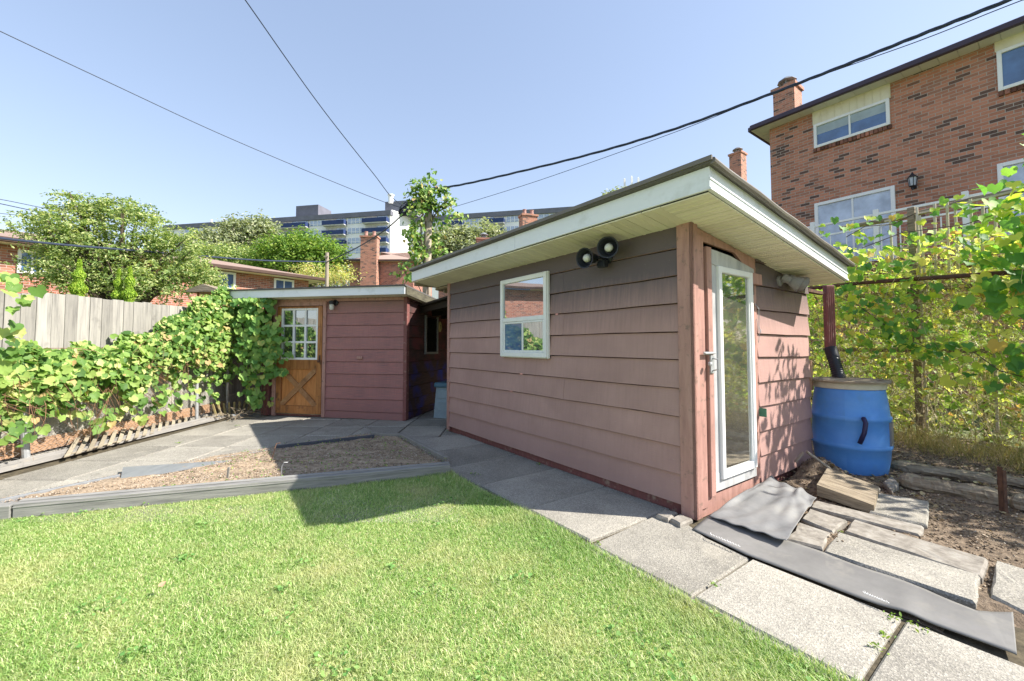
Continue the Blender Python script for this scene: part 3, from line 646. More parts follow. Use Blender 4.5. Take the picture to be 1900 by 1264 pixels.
def diag(b, p, q, wd_, off):
    d = Vector((q[0]-p[0], q[1]-p[1])); l = d.length; n = Vector((-d.y, d.x))/l*wd_/2
    pts = [(p[0]+n.x, p[1]+n.y), (p[0]-n.x, p[1]-n.y), (q[0]-n.x, q[1]-n.y), (q[0]+n.x, q[1]+n.y)]
    for kx, ky, c in ((-1, 0, -(dl+.01+st)), (1, 0, dr-.01-st), (0, -1, -(dz0+.13)), (0, 1, zmid-.16)): pts = clip(pts, kx, ky, c)
    b.poly([T(x, off, z) for x, z in pts], nb*.018)
BRACE = mat('worn brace wood', (.34, .17, .075), (.17, .09, .045), (.42, .27, .15), 3, (3, 3, 1), .6, .2, .004)
diag(b, (p[0], q[1]), (q[0], p[1]), .085, -.030); diag(b, p, q, .085, -.038)
obj('cross_brace', b, BRACE, door2, a)
gx0, gx1, gz0, gz1 = dl+.01+st-.02, dr-.01-st+.02, zmid, dz1-.03
obj('glass_pane', MB().box(T(gx0, -.014, gz0), a*(gx1-gx0), nb*.006, Z*(gz1-gz0)), glassmat('dark door glass', (.02, .03, .02), .4), door2, a)
b = MB(); m_ = .035
for k in range(4):
    x = gx0+(gx1-gx0-m_)*k/3; b.box(T(x, -.036, gz0), a*m_, nb*.02, Z*(gz1-gz0), .003)
for k in range(4):
    z = gz0+(gz1-gz0-m_)*k/3
    for c in range(3): x = gx0+(gx1-gx0-m_)*c/3+m_; b.box(T(x, -.035, z), a*((gx1-gx0-m_)/3-m_), nb*.019, Z*m_, .003)
obj('glazing_bars', b, WHITE, door2, a)
b = MB(); b.box(T(dr-.06, -.042, zmid-.02), a*.03, nb*.01, Z*.1, .002); b.lathe(T(dr-.045, -.042, zmid-.02), [(.008, 0), (.02, .015), (.022, .03), (.008, .04)], 10, nf)
obj('door_handle', b, RUST, door2, a)
s, z = sw(669, 664); b = MB(); b.box(T(s-.05, -.04, z-.02), a*.1, nb*.03, Z*.045, .004); obj('outlet_cover', b, TRIM, shed2, a)
# side window (dark, leaning frame)
b = MB(); q0 = LA-.0
def TS(d, z, o=0): return A1+nb*d+a*o+Z*z
b.box(TS(.75, 1.08, .016), nb*.5, a*.012, Z*.62); w2 = obj('window', b, mat('plain dark glass', (.012, .014, .013), None, None, 4, (1, 1, 1), .25, 0), shed2, nb)  # pane is a plain near-black tone
b = MB(); b.box(TS(.7, 1.04, .014), nb*.05, a*.03, Z*.7, .003); b.box(TS(1.25, 1.04, .014), nb*.05, a*.03, Z*.7, .003); b.box(TS(.75, 1.04, .014), nb*.5, a*.03, Z*.04, .003)
obj('window_frame', b, BEDWOOD, w2, nb)
# roof of small shed
fo = .32; s_l, _ = sw(466, 540)
fz = H2-.01; rs0, rs1 = -.62, LA+.12
b = MB(); b.box(T(rs0, -fo, fz), a*(rs1-rs0), nb*.02, Z*.125, .002); b.box(T(rs1-.02, -fo+.021, fz), nb*.0, a*.0, Z*0) if False else None
obj('fascia', b, FASCIA, shed2, a)
b = MB(); p = [T(rs1, -fo+.021, fz), T(rs1+.02, -fo+.021, fz), T(rs1+.02, 2.7, fz-.2), T(rs1, 2.7, fz-.2)]
b.hexa(p+[x+Z*.12 for x in p]); obj('fascia', b, mat('dark olive side board', (.16, .15, .1), (.06, .055, .04), None, 5, (1, 4, 1), .9, .2), shed2, nb)  # side fascia in a mottled dark olive brown
b = MB(); p = [T(rs0-.02, -fo-.025, fz+.127), T(rs1+.02, -fo-.025, fz+.127), T(rs1+.03, 2.8, fz-.085), T(rs0-.02, 2.8, fz-.085)]
b.hexa(p+[x+Z*.022 for x in p]); obj('roof', b, ROOFM, shed2, a)
b = MB(); u = rs0
while u < rs1-.02:
    w_ = min(.2, rs1-u); p = [T(u+.003, -fo+.02, fz+.004), T(u+w_-.003, -fo+.02, fz+.004), T(u+w_-.003, .0, fz-.006), T(u+.003, .0, fz-.006)]; b.hexa(p+[x+Z*.006 for x in p]); u += w_
v = 0.0
while v < 2.7:
    p = [T(LA+.02, v, fz-.01-.075*v), T(rs1, v, fz-.01-.075*v), T(rs1, v+.17, fz-.01-.075*(v+.17)), T(LA+.02, v+.17, fz-.01-.075*(v+.17))]; b.hexa(p+[x+Z*.006 for x in p]); v += .18
obj('soffit', b, CREAM, shed2, a)
b = MB(); p = [T(rs0+.01, -fo+.02, fz+.012), T(rs1-.01, -fo+.02, fz+.012), T(rs1-.01, 2.7, fz-.18), T(rs0+.01, 2.7, fz-.18)]; b.hexa(p+[x+Z*.03 for x in p]); obj('soffit_backing', b, DARK, shed2, a)

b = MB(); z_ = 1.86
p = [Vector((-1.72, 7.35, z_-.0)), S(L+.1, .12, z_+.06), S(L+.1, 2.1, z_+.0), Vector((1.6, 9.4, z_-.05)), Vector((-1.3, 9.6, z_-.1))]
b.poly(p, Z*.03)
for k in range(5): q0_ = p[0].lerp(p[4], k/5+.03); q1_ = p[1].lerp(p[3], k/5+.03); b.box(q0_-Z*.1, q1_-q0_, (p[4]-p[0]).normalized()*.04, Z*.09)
obj('lean_to_roof', b, mat('near black old wood', (.045, .036, .028), (.015, .012, .01), None, 4, (1, 8, 1), .9, .3), shed, U)  # lean-to wood coloured almost black throughout
b = MB(); b.box(Vector((-1.25, 9.5, 0)), (2.9, -.3, 0), (0, .03, 0), (0, 0, 1.8)); obj('added_shade_panel', b, MATS['near black old wood'], shed, U)  # unseen back panel, added to keep sun out of the gap
# ------------------------------------------------------------------ fittings on the walls
def floodlight(base, out, side, heads, label, hcol=BLKPLASTIC, sc=1.0, sensor=True):
    t = thing('floodlight', base, label, 'floodlight', 'twin floodlights on the large shed')
    b = MB(); b.lathe(base, [(.05*sc, 0), (.05*sc, .02), (.035*sc, .03)], 18, out); b.box(base+out*.028-side*.015-Z*.02, side*.03, out*.04*sc, Z*.04, .004)
    obj('mounting_plate', b, hcol, t, side)
    if sensor:
        b = MB(); c = base-Z*.095+out*.04; b.box(c-side*.04, side*.08, out*.06, Z*.06, .008); b.box(c-side*.03+out*.061+Z*.008, side*.06, out*.006, Z*.03, .002); b.tube([base+out*.03, c+out*.03+Z*.05], .014)
        obj('motion_sensor', b, hcol, t, side)
    for hb, hd in heads:
        hb = base+out*hb[0]+side*hb[1]+Z*hb[2]; d = (out*hd[0]+side*hd[1]+Z*hd[2]).normalized()
        b = MB(); b.tube([base+out*.045, hb], .014); b.lathe(hb-d*.02, [(.0, 0), (.03*sc, .0), (.036*sc, .02), (.036*sc, .07), (.042*sc, .075), (.068*sc, .15), (.074*sc, .155), (.066*sc, .153), (.04*sc, .085), (.0, .08)], 28, d, cap=False)
        o = obj('lamp_head', b, hcol, t, side, smooth=False)
        b = MB(); b.lathe(hb-d*.02, [(.012, .082), (.03, .09), (.036, .115), (.03, .135), (.015, .146), (.001, .148)], 18, d); obj('bulb', b, LAMPGL, o, side, smooth=True)
    return t
s, z = lw(1130, 478)
floodlight(S(s, -.012, z), Vn, -U, [((.07, .1, .045), (.85, .42, -.1)), ((.07, -.1, .0), (.95, .12, -.12))], 'black twin floodlight with motion sensor on the long mauve shed wall', sc=1.18)
s, z = ev(1440, 522)
greyl = mat('sun bleached lamp grey', (.34, .33, .32), (.2, .2, .2), None, 12, (1, 1, 1), .5, .05)
floodlight(S(-.01, s+.02, z), Un, V_, [((.06, -.02, .02), (.6, .35, -.42)), ((.06, .1, .03), (.5, .75, -.38))], 'sun bleached twin floodlight on the end wall beside the glazed door', greyl, .95, False)
s, z = sw(624, 562); c = T(s, -.01, z)
t = thing('wall_lamp', c, 'small black wall lamp with a jar glass beside the crossbuck door', 'wall lamp')
b = MB(); b.lathe(c, [(.05, 0), (.05, .02), (.02, .03), (.02, .07)], 16, nf); b.lathe(c+nf*.07+Z*.03-a*.03, [(.02, 0), (.045, -.01), (.045, -.05), (.04, -.055)], 16); b.tube([c+nf*.05, c+nf*.07+Z*.01-a*.03], .016); obj('lamp_body', b, BLKPLASTIC, t)
b = MB(); b.lathe(c+nf*.07-Z*.03-a*.03, [(.034, 0), (.038, -.03), (.036, -.08), (.02, -.1)], 16); obj('jar_glass', b, LAMPGL, t, smooth=True)
c = TS(1.42, 1.56, .02); b = MB(); b.lathe(c, [(.0, .0), (.075, .0), (.075, .012), (.06, .018), (0, .018)], 24, a, cap=False)
for i, v in enumerate(b.v): b.v[i] = c+(v-c)*1; b.v[i].z = c.z+(v.z-c.z)*1.35
ob = obj('plaque', b, mat('cream plaque', (.6, .5, .22), (.45, .36, .15), None, 9, (1, 1, 1), .5, 0), None, nb, origin=c); tag(ob, 'oval cream plaque on the dark side wall of the small shed', 'plaque')
b = MB(); b.box(c+a*.019-Z*.045-nb*.004, nb*.01, a*.003, Z*.09); b.lathe(c+a*.019+Z*.02, [(.018, 0), (.018, .003)], 10, a); obj('raised_emblem', b, RUST, ob)
# ------------------------------------------------------------------ barrel
bc = Vector((3.31, 4.13, -.03)); t = thing('rain_barrel', bc, 'blue plastic rain barrel with a white rim at the shed corner', 'barrel')
prof = [(.25, 0), (.262, .012), (.275, .05), (.292, .16), (.302, .26), (.312, .268), (.314, .3), (.303, .31), (.304, .42), (.303, .52), (.312, .53), (.313, .56), (.301, .57), (.292, .68), (.278, .78), (.272, .83)]
b = MB(); b.lathe(bc, prof, 56); obj('drum', b, BLUE, t, smooth=True)
b = MB(); b.lathe(bc, [(.276, .815), (.284, .82), (.286, .87), (.276, .875)], 48); rim = obj('rim', b, mat('cream rim', (.6, .58, .48), (.42, .4, .32), None, 6, (1, 1, 1), .6, .1), t)
b = MB(); b.lathe(bc, [(.27, .873), (.318, .874), (.32, .89), (.31, .897)], 48)
for k in range(40): an = random.uniform(0, 6.28); r = random.uniform(.2, .3); b.box(bc+Vector((r*math.cos(an), r*math.sin(an), .893)), (random.uniform(.02, .05), 0, 0), (0, random.uniform(.02, .05), 0), (0, 0, .006))
obj('lid', b, OLDWOOD, t)
dcam = Vector((-bc.x, -bc.y, 0)).normalized(); sd = Vector((-dcam.y, dcam.x, 0))   # sd points to the picture's right
if sd.x < 0: sd = -sd
hp = bc+dcam*.3+sd*.1
b = MB(); b.tube([hp-dcam*.02+Z*.56, hp+dcam*.03+Z*.565, hp+dcam*.045+sd*.012+Z*.53, hp+dcam*.04+Z*.44, hp+dcam*.035-sd*.035+Z*.34], .019, 12); obj('overflow_pipe', b, mat('navy pipe', (.03, .03, .1), None, None, 4, (1, 1, 1), .35, 0), t, smooth=True)
b = MB(); q = bc+sd*.295+dcam*.1
for k in range(6):
    an0 = .02+k*.06; p = [bc+sd*(.318*math.cos(x))+dcam*(.318*math.sin(x)) for x in (an0, an0+.06)]; p2 = [bc+sd*(.3*math.cos(x))+dcam*(.3*math.sin(x)) for x in (an0, an0+.06)]
    b.hexa([p[0]+Z*.31, p[1]+Z*.31, p2[1]+Z*.31, p2[0]+Z*.31, p[0]+Z*.52, p[1]+Z*.52, p2[1]+Z*.52, p2[0]+Z*.52])
obj('rubber_patch', b, RUBBER, t)
# ------------------------------------------------------------------ deck box between the sheds
c = G(815, 768); e = G(840, 775)
bx = Vector((-1.3, 6.98, 0)); t = thing('deck_box', bx, 'pale blue plastic deck box in the gap between the sheds', 'storage box')
d_ = Vector((.95, -.31, 0)).normalized(); e_ = Vector((-d_.y, d_.x, 0))
b = MB(); p = [bx+d_*.0, bx+d_*.7, bx+d_*.7+e_*.5, bx+e_*.5]; tp = [bx+d_*.03+e_*.03, bx+d_*.67+e_*.03, bx+d_*.67+e_*.47, bx+d_*.03+e_*.47]
b.hexa(p+[x+Z*.5 for x in tp])
for z0, z1 in ((.06, .27), (.32, .46)):
    b.box(bx+d_*.07-e_*.012+Z*z0+e_*.02, d_*.2, e_*.02, Z*(z1-z0), .006)
obj('tub', b, PALEBLUE, t, d_)
b = MB(); b.box(bx-d_*.0-e_*.01+Z*.5, d_*.7, e_*.52, Z*.08, .02); obj('lid', b, mat('blue lid', (.1, .22, .3), None, None, 4, (1, 1, 1), .5, 0), t, d_)
# ------------------------------------------------------------------ houses behind
def chimney(c, w_, d, zb, zt, parent, m=BRICK, pots=0, cap=None, name='chimney'):
    d = Vector((d[0], d[1], 0)).normalized(); q = Vector((-d.y, d.x, 0)); c = Vector((c[0], c[1], 0)); wa, wb = w_
    b = MB(); b.box(c-d*wa/2-q*wb/2+Z*zb, d*wa, q*wb, Z*(zt-zb)); b.box(c-d*(wa/2+.06)-q*(wb/2+.06)+Z*zt, d*(wa+.12), q*(wb+.12), Z*.12)
    ch = obj(name, b, m, parent, d)
    b = MB()
    if pots:
        for k in range(pots): obj('chimney_pot', MB().lathe(c+d*(wa*(k+.5)/pots-wa/2)+Z*(zt+.12), [(.13, 0), (.11, .3), (.13, .32), (.13, .36)], 10), cap or GREYMETAL, ch, d)
        return ch
    else:
        b.lathe(c+Z*(zt+.12), [(.14, 0), (.14, .2)], 10); b.lathe(c+Z*(zt+.38), [(.32, 0), (.3, .03), (.12, .16), (.02, .2)], 8); [b.box(c+Vector((x, y, zt+.12)), (.03, 0, 0), (0, .03, 0), (0, 0, .28)) for x in (-.15, .12) for y in (-.15, .12)]
    obj('chimney_pot', b, cap or GREYMETAL, ch, d); return ch
def hiproof(root, o, d, ln, dp, ze, slope, over, m, gut=PURPLE, soff=CREAM):
    d = Vector(d); q = Vector((-d.y, d.x, 0)); o = Vector(o); P = lambda s_, t_, z: o+d*s_+q*t_+Z*z
    a_, b_ = -over, ln+over; c_, e_ = -over, dp+over; h = (e_-c_)/2; rzz = ze+.12+slope*h
    b = MB(); b.add([P(a_, c_, ze+.1), P(b_, c_, ze+.1), P(b_, e_, ze+.1), P(a_, e_, ze+.1), P(a_+h, c_+h, rzz), P(b_-h, c_+h, rzz)], [(0, 1, 5, 4), (1, 2, 5), (2, 3, 4, 5), (3, 0, 4), (3, 2, 1, 0)])
    r = obj('roof', b, m, root, d)
    b = MB(); b.box(P(a_, c_-.09, ze-.03), d*(b_-a_), q*.1, Z*.14, .02); b.box(P(b_, c_, ze-.03), q*(e_-c_), d*.09, Z*.14, .02); b.box(P(a_-.09, c_, ze-.03), q*(e_-c_), d*.09, Z*.14, .02); obj('gutter', b, gut, r, d)
    b = MB(); x = a_
    while x < b_: w_ = min(.3, b_-x); b.box(P(x+.004, c_+.01, ze-.02), d*(w_-.008), q*(over-.0), Z*.012); x += w_
    for x in np.arange(c_, e_, .3):
        b.box(P(a_, x, ze-.022), q*.29, d*over, Z*.012); b.box(P(b_-over, x, ze-.022), q*.29, d*over, Z*.012)
    b.box(P(a_+.01, c_+.01, ze-.005), d*(b_-a_-.02), q*(e_-c_-.02), Z*.02)
    obj('soffit', b, soff, r, d); return r
def window(root, pl, s0, s1, z0, z1, n=2, fw=.07, off=.0, gl=GLASSBLUE, panel=None):
    D = pl.d; Nn = pl.n; O = pl.o; P = lambda s_, z, o: O+D*s_+Nn*(o+off)+Z*z
    b = MB(); b.box(P(s0, z0, .0), D*fw, Nn*.06, Z*(z1-z0), .006); b.box(P(s1-fw, z0, .0), D*fw, Nn*.06, Z*(z1-z0), .006)
    b.box(P(s0+fw, z1-fw, .0), D*(s1-s0-2*fw), Nn*.06, Z*fw, .006); b.box(P(s0+fw, z0, .0), D*(s1-s0-2*fw), Nn*.06, Z*fw, .006)
    for k in range(1, n): x = s0+(s1-s0)*k/n; b.box(P(x-.02, z0+fw, .0), D*.04, Nn*.045, Z*(z1-z0-2*fw), .004)
    f = obj('window', b, WHITE, root, D)
    obj('glass_pane', MB().box(P(s0+fw, z0+fw, .012), D*(s1-s0-2*fw), Nn*.006, Z*(z1-z0-2*fw)), gl, f, D); return f
HB = Vector((7.56, 12, 0)); hd_ = Vector((.59, -.807, 0)).normalized(); HP = Plane((HB.x, HB.y), (hd_.x, hd_.y)); hq = -HP.n
nh = thing('brick_house', HB, 'tall orange brick house with balcony rail and white windows behind the right fence', 'house')
EZ = HP.hit(1434, 237)[1]; print('house eave', EZ)
b = MB(); b.box(HB-Z*.1, hd_*7.4, hq*8, Z*(EZ+.1)); obj('wall', b, BRICK, nh, hd_, jit=False)
hiproof(nh, HB, hd_, 7.4, 8, EZ, .28, .36, SHINGLE, PURPLE, mat('white soffit', (.7, .69, .6), (.62, .61, .54), None, 1, (1, 1, 1), .6, 0, island=.05))
s0, zt = HP.hit(1510, 226); s1, _ = HP.hit(1651, 190); zb = HP.hit(1512, 277)[1]; zt = HP.hit(1525, 228)[1]
window(nh, HP, s0, s1, zb, zt, 2, .07)
b = MB(); b.box(HP.p(s0-.02, zt, .0), hd_*(s1-s0+.04), HP.n*.03, Z*(EZ-zt))
x = s0
while x < s1: b.box(HP.p(x, zt, .03), hd_*.012, HP.n*.012, Z*(EZ-zt)); x += .155
obj('siding_panel', b, CREAM, nh, hd_)
SILLB = brickmat('sill brick', [(0, (.08, .05, .045)), (.5, (.25, .1, .07)), (1, (.42, .18, .11))])
b = MB(); n_ = int((s1-s0)/.085)
for k in range(n_+1): b.box(HP.p(s0-.02+k*.085, zb-.1, .002), hd_*.072, HP.n*.045, Z*.1, .004)
obj('window_sill', b, mat('sill bricks', (.36, .15, .1), (.1, .06, .05), None, 8, (1, 1, 1), .9, .3, island=.6), nh, hd_)
BL2 = mat('pale roller blind', (.42, .5, .54), None, None, 3, (1, 1, 1), .7, 0)
obj('blind', MB().box(HP.p(s0+.07, zb+(zt-zb)*.55, .0185), hd_*(s1-s0-.14), HP.n*.003, Z*((zt-zb)*.45-.07)), BL2, nh, hd_)
s2, _ = HP.hit(1850, 120); zb2 = HP.hit(1852, 172)[1]; window(nh, HP, s2, s2+1.5, zb2, HP.hit(1865, 92)[1], 2, .07)
b = MB(); [b.box(HP.p(s2+k*.085, zb2-.1, .002), hd_*.072, HP.n*.045, Z*.1, .004) for k in range(18)]; obj('window_sill', b, MATS['sill bricks'], nh, hd_)
zq = HP.hit(1865, 92)[1]; b = MB(); b.box(HP.p(s2-.02, zq, 0), hd_*1.54, HP.n*.03, Z*(EZ-zq)); obj('siding_panel', b, CREAM, nh, hd_)
s3, z3 = HP.hit(1512, 379); s4, _ = HP.hit(1661, 349); window(nh, HP, s3, s4, z3-2.0, z3, 2, .08, gl=BLIND)
s5, z5 = HP.hit(1850, 306); window(nh, HP, s5, s5+1.5, z5-2.0, z5, 2, .08, gl=BLIND)
c0_ = at(1461, 180, 15.2); chimney((c0_.x, c0_.y), (.7, .7), hd_, EZ, 1.2+(641-158)/775*15.4-.15, nh)
s, z = HP.hit(1696, 342); c = HP.p(s, z, 0); t = thing('wall_lantern', c, 'black coach lantern on the orange brick house wall above the balcony', 'lantern')
b = MB(); b.box(c-hd_*.05-Z*.12, hd_*.1, HP.n*.03, Z*.2, .01); b.tube([c+HP.n*.02-Z*.1, c+HP.n*.14-Z*.16, c+HP.n*.14-Z*.1], .015); b.lathe(c+HP.n*.14-Z*.1, [(.03, 0), (.06, .02), (.065, .03)], 8); b.lathe(c+HP.n*.14+Z*.12, [(.1, 0), (.05, .06), (.02, .1), (.01, .13)], 8)
for k in range(6): an = k*1.047; e_ = Vector((math.cos(an), math.sin(an), 0)); b.tube([c+HP.n*.14-Z*.07+e_*.062, c+HP.n*.14+Z*.12+e_*.085], .006, 5)
obj('lantern_frame', b, BLKPLASTIC, t, hd_)
b = MB(); b.lathe(c+HP.n*.14-Z*.07, [(.055, 0), (.078, .19)], 8); obj('lantern_glass', b, mat('milky glass', (.5, .55, .62), None, None, 5, (1, 1, 1), .15, 0), t)
RP = Plane((HB.x+HP.n.x*1.6, HB.y+HP.n.y*1.6), (hd_.x, hd_.y)); ra, rza = RP.hit(1621, 396); rb_, rzb = RP.hit(1785, 367); rzt = (rza+rzb)/2
b = MB(); bl = HP.hit(1661, 349)
b.box(RP.p(-.3, rzt-.05, 0), hd_*7.4, HP.n*.05, Z*.05, .004); b.box(RP.p(-.3, rzt-.3, .005), hd_*7.4, HP.n*.03, Z*.04, .004); b.box(RP.p(-.3, rzt-.95, .005), hd_*7.4, HP.n*.03, Z*.04, .004)
for k in range(24): b.box(RP.p(-.25+k*.3, rzt-.94, .01), hd_*.02, HP.n*.02, Z*.62)
for x in (RP.hit(1505, 425)[0], ra, rb_, rb_+(rb_-ra)): b.box(RP.p(x, rzt-1.0, -.01), hd_*.09, HP.n*.09, Z*1.08, .006)
obj('balcony_railing', b, WHITE, nh, hd_)
b = MB(); b.box(RP.p(-.3, rzt-1.2, -.1), hd_*7.4, HP.n*-1.45, Z*.2); [b.box(RP.p(x, -.1, -.1), hd_*.12, HP.n*-.12, Z*(rzt-1.05)) for x in (.2, 3, 6)]
obj('balcony_floor', b, REDTRIM, nh, hd_)
# bungalow to the left
d = Vector((.62, .784, 0)).normalized(); q = Vector((-d.y, d.x, 0)); BO = Vector((-9.0, 19.2, 0))-d*17; bp = Plane((BO.x, BO.y), (d.x, d.y))
bn = thing('bungalow', BO, 'low red brick bungalow with brown hip roof behind the left fence', 'house')
b = MB(); b.box(BO, d*16.6, q*8, Z*4.15); obj('wall', b, BRICKR, bn, d, jit=False)
hiproof(bn, BO, d, 16.6, 8, 4.15, .22, .5, SHINGLE, mat('brown gutter', (.1, .06, .045), None, None, 3, (1, 1, 1), .4, 0))
for (x0, x1, y0, y1) in ((33, 88, 463, 498), (405, 437, 503, 524), (508, 545, 516, 530)):
    s0, zt = bp.hit(x0, y0); s1, _ = bp.hit(x1, y0+5); zb = bp.hit(x0, y1)[1]; window(bn, bp, s0, s1, min(zb, zt-.7), min(zt, 4.1), 2, .08)
# brick house with the tall chimney
c1 = at(648, 560, 30); c1.z = 0; ez = 1.2+156/775*30
hb = thing('brick_house', c1, 'red brick house with broad chimney and pinkish roof, seen over the small shed', 'house')
X = Vector((1, 0, 0)); b = MB(); b.box(c1, X*4.6, (0, 7, 0), Z*ez); obj('wall', b, BRICKR, hb, X, jit=False)
hiproof(hb, c1, X, 4.6, 7, ez, .36, .3, mat('pinkish shingles', (.46, .32, .26), (.36, .25, .21), None, 9, (1, 3, 1), .95, .1), mat('brown gutter', (.1, .06, .045)))
cc = at(686, 500, 29.6); chimney((cc.x, cc.y), (1.15, .6), X, 0, 1.2+203/775*29.6-.1, hb, BRICK, 2, TRIM)
# house hidden mostly by the big shed's roof, its two chimneys show
c2 = Vector((-4.6, 26, 0)); hc = thing('brick_house', c2, 'brown roofed house with red chimneys just showing over the large shed roof', 'house')
b = MB(); b.box(c2, X*15, (0, 8, 0), Z*6.4); obj('wall', b, BRICKR, hc, X, jit=False)
hiproof(hc, c2, X, 15, 8, 6.4, .3, .4, SHINGLE, MATS['brown gutter'])
cc = at(980, 420, 26.5); chimney((cc.x, cc.y), (1.0, .7), (.9, .3), 6.4, 1.2+240/775*26.5, hc, BRICK, 2, TRIM)
cc = at(898, 460, 29); chimney((cc.x, cc.y), (1.0, .7), (1, .1), 6.4, 1.2+196/775*29, hc, BRICKR, 0)
c3 = at(1340, 500, 27); c3.z = 0; he = thing('brick_house', c3, 'orange brick house whose slim chimney rises between large shed and tall house', 'house')
b = MB(); b.box(c3, hd_*9, Vector((.8, .6, 0))*7, Z*7.2); obj('wall', b, BRICK, he, hd_, jit=False)
hiproof(he, c3, hd_, 9, 7, 7.2, .3, .4, SHINGLE, MATS['brown gutter'])
cc = at(1369, 300, 27); chimney((cc.x, cc.y), (.75, .75), hd_, 7.2, 1.2+358/775*27, he, BRICK)
# ------------------------------------------------------------------ apartment block
def wing(root, Y0, px0, Y1, px1, deep, roofz, base):
    a0 = at(px0, 600, Y0); a1 = at(px1, 600, Y1); pl = Plane((a0.x, a0.y), (a1.x-a0.x, a1.y-a0.y)); ln = (Vector((a1.x, a1.y))-Vector((a0.x, a0.y))).length
    if pl.n.y > 0: pl.n = -pl.n
    b = MB(); b.box(pl.p(0, base), pl.d*ln, pl.n*-deep, Z*(roofz-base-1.3)); obj('wall', b, APTW, root, pl.d)
    b = MB(); b.box(pl.p(-.3, roofz-1.3, .5), pl.d*(ln+.6), pl.n*-(deep+1), Z*1.3); obj('roof_band', b, APTG, root, pl.d); return pl
ap = at(720, 600, 110); ap.z = 0
apt = thing('apartment_building', ap, 'long white mid-rise apartment block with blue balconies on the hill behind', 'apartment block')
RZ = 37.1
w1 = wing(apt, 110, 722, 124.2, 300, 14, RZ, 2)
side = Vector((.55, .83, 0)).normalized()
b = MB(); pc = at(722, 600, 110); pc.z = 2; b.box(pc+Vector((.2, .5, 0)), side*16, Vector((-.83, .55, 0))*12, Z*(RZ-1.6)); obj('wall', b, APTW, apt, side)
w2 = wing(apt, 116, 770, 104, 1180, 14, RZ, 2)
def prj(p): v = p-CAM; k = v.dot(Fw); return 950+FPX*v.x/k, 607-FPX*v.dot(Up)/k
FRD = mat('dark window bars', (.12, .13, .17), None, None, 3, (1, 1, 1), .6, 0); REC = mat('balcony recess wall', (.72, .71, .7), None, None, 1, (1, 1, 1), .8, 0)
def aptwin(pl, x0, x1, y0, rows):
    s0 = pl.hit(x0, y0)[0]; s1 = pl.hit(x1, y0)[0]; s0, s1 = min(s0, s1), max(s0, s1)
    for k in range(rows):
        z = 34.0-2.72*k; b = MB(); b.box(pl.p(s0, z+.15, .01), pl.d*(s1-s0), pl.n*.1, Z*1.5); f = obj('window', b, APTGL, apt, pl.d)
        b = MB(); n = max(2, int((s1-s0)/1.1))
        for i in range(n+1): b.box(pl.p(s0+(s1-s0)*i/n-.07, z+.15, .11), pl.d*.14, pl.n*.06, Z*1.5)
        b.box(pl.p(s0, z+.6, .11), pl.d*(s1-s0), pl.n*.05, Z*.1); obj('window_frame', b, APTW, f, pl.d)
def aptbal(pl, x0, x1, y0, rows):
    s0 = pl.hit(x0, y0)[0]; s1 = pl.hit(x1, y0)[0]; s0, s1 = min(s0, s1), max(s0, s1)
    for k in range(rows):
        z = 34.0-2.72*k; b = MB(); b.box(pl.p(s0, z-.35, 0), pl.d*(s1-s0), pl.n*1.5, Z*.22); b.box(pl.p(s0+.2, z-.13, .02), pl.d*(s1-s0-.4), pl.n*.05, Z*2.3)
        for i in range(5): b.box(pl.p(s0+(s1-s0)*(i+.3)/5, z-.13, .07), pl.d*.25, pl.n*.1, Z*2.2)
        f = obj('balcony', b, REC if k % 2 == 0 else REC, apt, pl.d)
        b = MB(); b.box(pl.p(s0, z-.15, 1.5), pl.d*(s1-s0), pl.n*.1, Z*1.15); b.box(pl.p(s0, z-.15, .1), pl.d*.1, pl.n*1.4, Z*1.15); b.box(pl.p(s1-.1, z-.15, .1), pl.d*.1, pl.n*1.4, Z*1.15); obj('balcony_panel', b, APTB, f, pl.d)
        b = MB(); b.box(pl.p(s0+.3, z+.1, .12), pl.d*(s1-s0)*.45, pl.n*.05, Z*1.7); obj('balcony_door', b, APTGL, f, pl.d)
for x0, x1 in ((677, 722), (604, 644), (509, 574), (440, 478)): aptbal(w1, x0, x1, 410, 5)
for x0, x1 in ((646, 675), (576, 603), (480, 506), (405, 436), (345, 385)): aptwin(w1, x0, x1, 410, 5)
for x0, x1 in ((824, 861), (898, 937)): aptbal(w2, x0, x1, 410, 3)
for x0, x1 in ((780, 815), (864, 896), (940, 970), (990, 1019), (1021, 1058), (1062, 1095), (1100, 1130)): aptwin(w2, x0, x1, 405, 3)
for x0, x1, yt, yb in ((535, 577, 384, 404), (704, 758, 376, 390)):
    s0 = w1.hit(x0, 400)[0]; s1 = w1.hit(x1, 400)[0]; s0, s1 = min(s0, s1), max(s0, s1); zt = w1.hit(x0, yt)[1]+1.2
    b = MB(); b.box(w1.p(s0, RZ, -3), w1.d*(s1-s0), w1.n*-6, Z*(zt-RZ)); obj('penthouse', b, APTG, apt, w1.d)
b = MB(); p = w1.p(w1.hit(715, 380)[0], RZ+3, -3); b.lathe(p, [(.7, 0), (.7, 2.2), (.9, 2.2), (.9, 2.5)], 10); obj('roof_vent', b, APTW, apt)
for px, h in ((1162, 8.5), (1176, 9), (1189, 8.5)):
    b = MB(); q_ = w2.p(w2.hit(px, 400)[0], RZ, -5); b.tube([q_, q_+Z*h], .09, 5); b.box(q_+Vector((-.25, -.2, h-2.5)), (.5, 0, 0), (0, .3, 0), (0, 0, 2.3)); obj('antenna', b, APTW, apt)
for px in (364, 388): b = MB(); q_ = w1.p(w1.hit(px, 400)[0], RZ, -5); b.tube([q_, q_+Z*2.8], .1, 5); b.box(q_+Vector((-.3, -.2, 1)), (.6, 0, 0), (0, .3, 0), (0, 0, 1.8)); obj('antenna', b, APTW, apt)
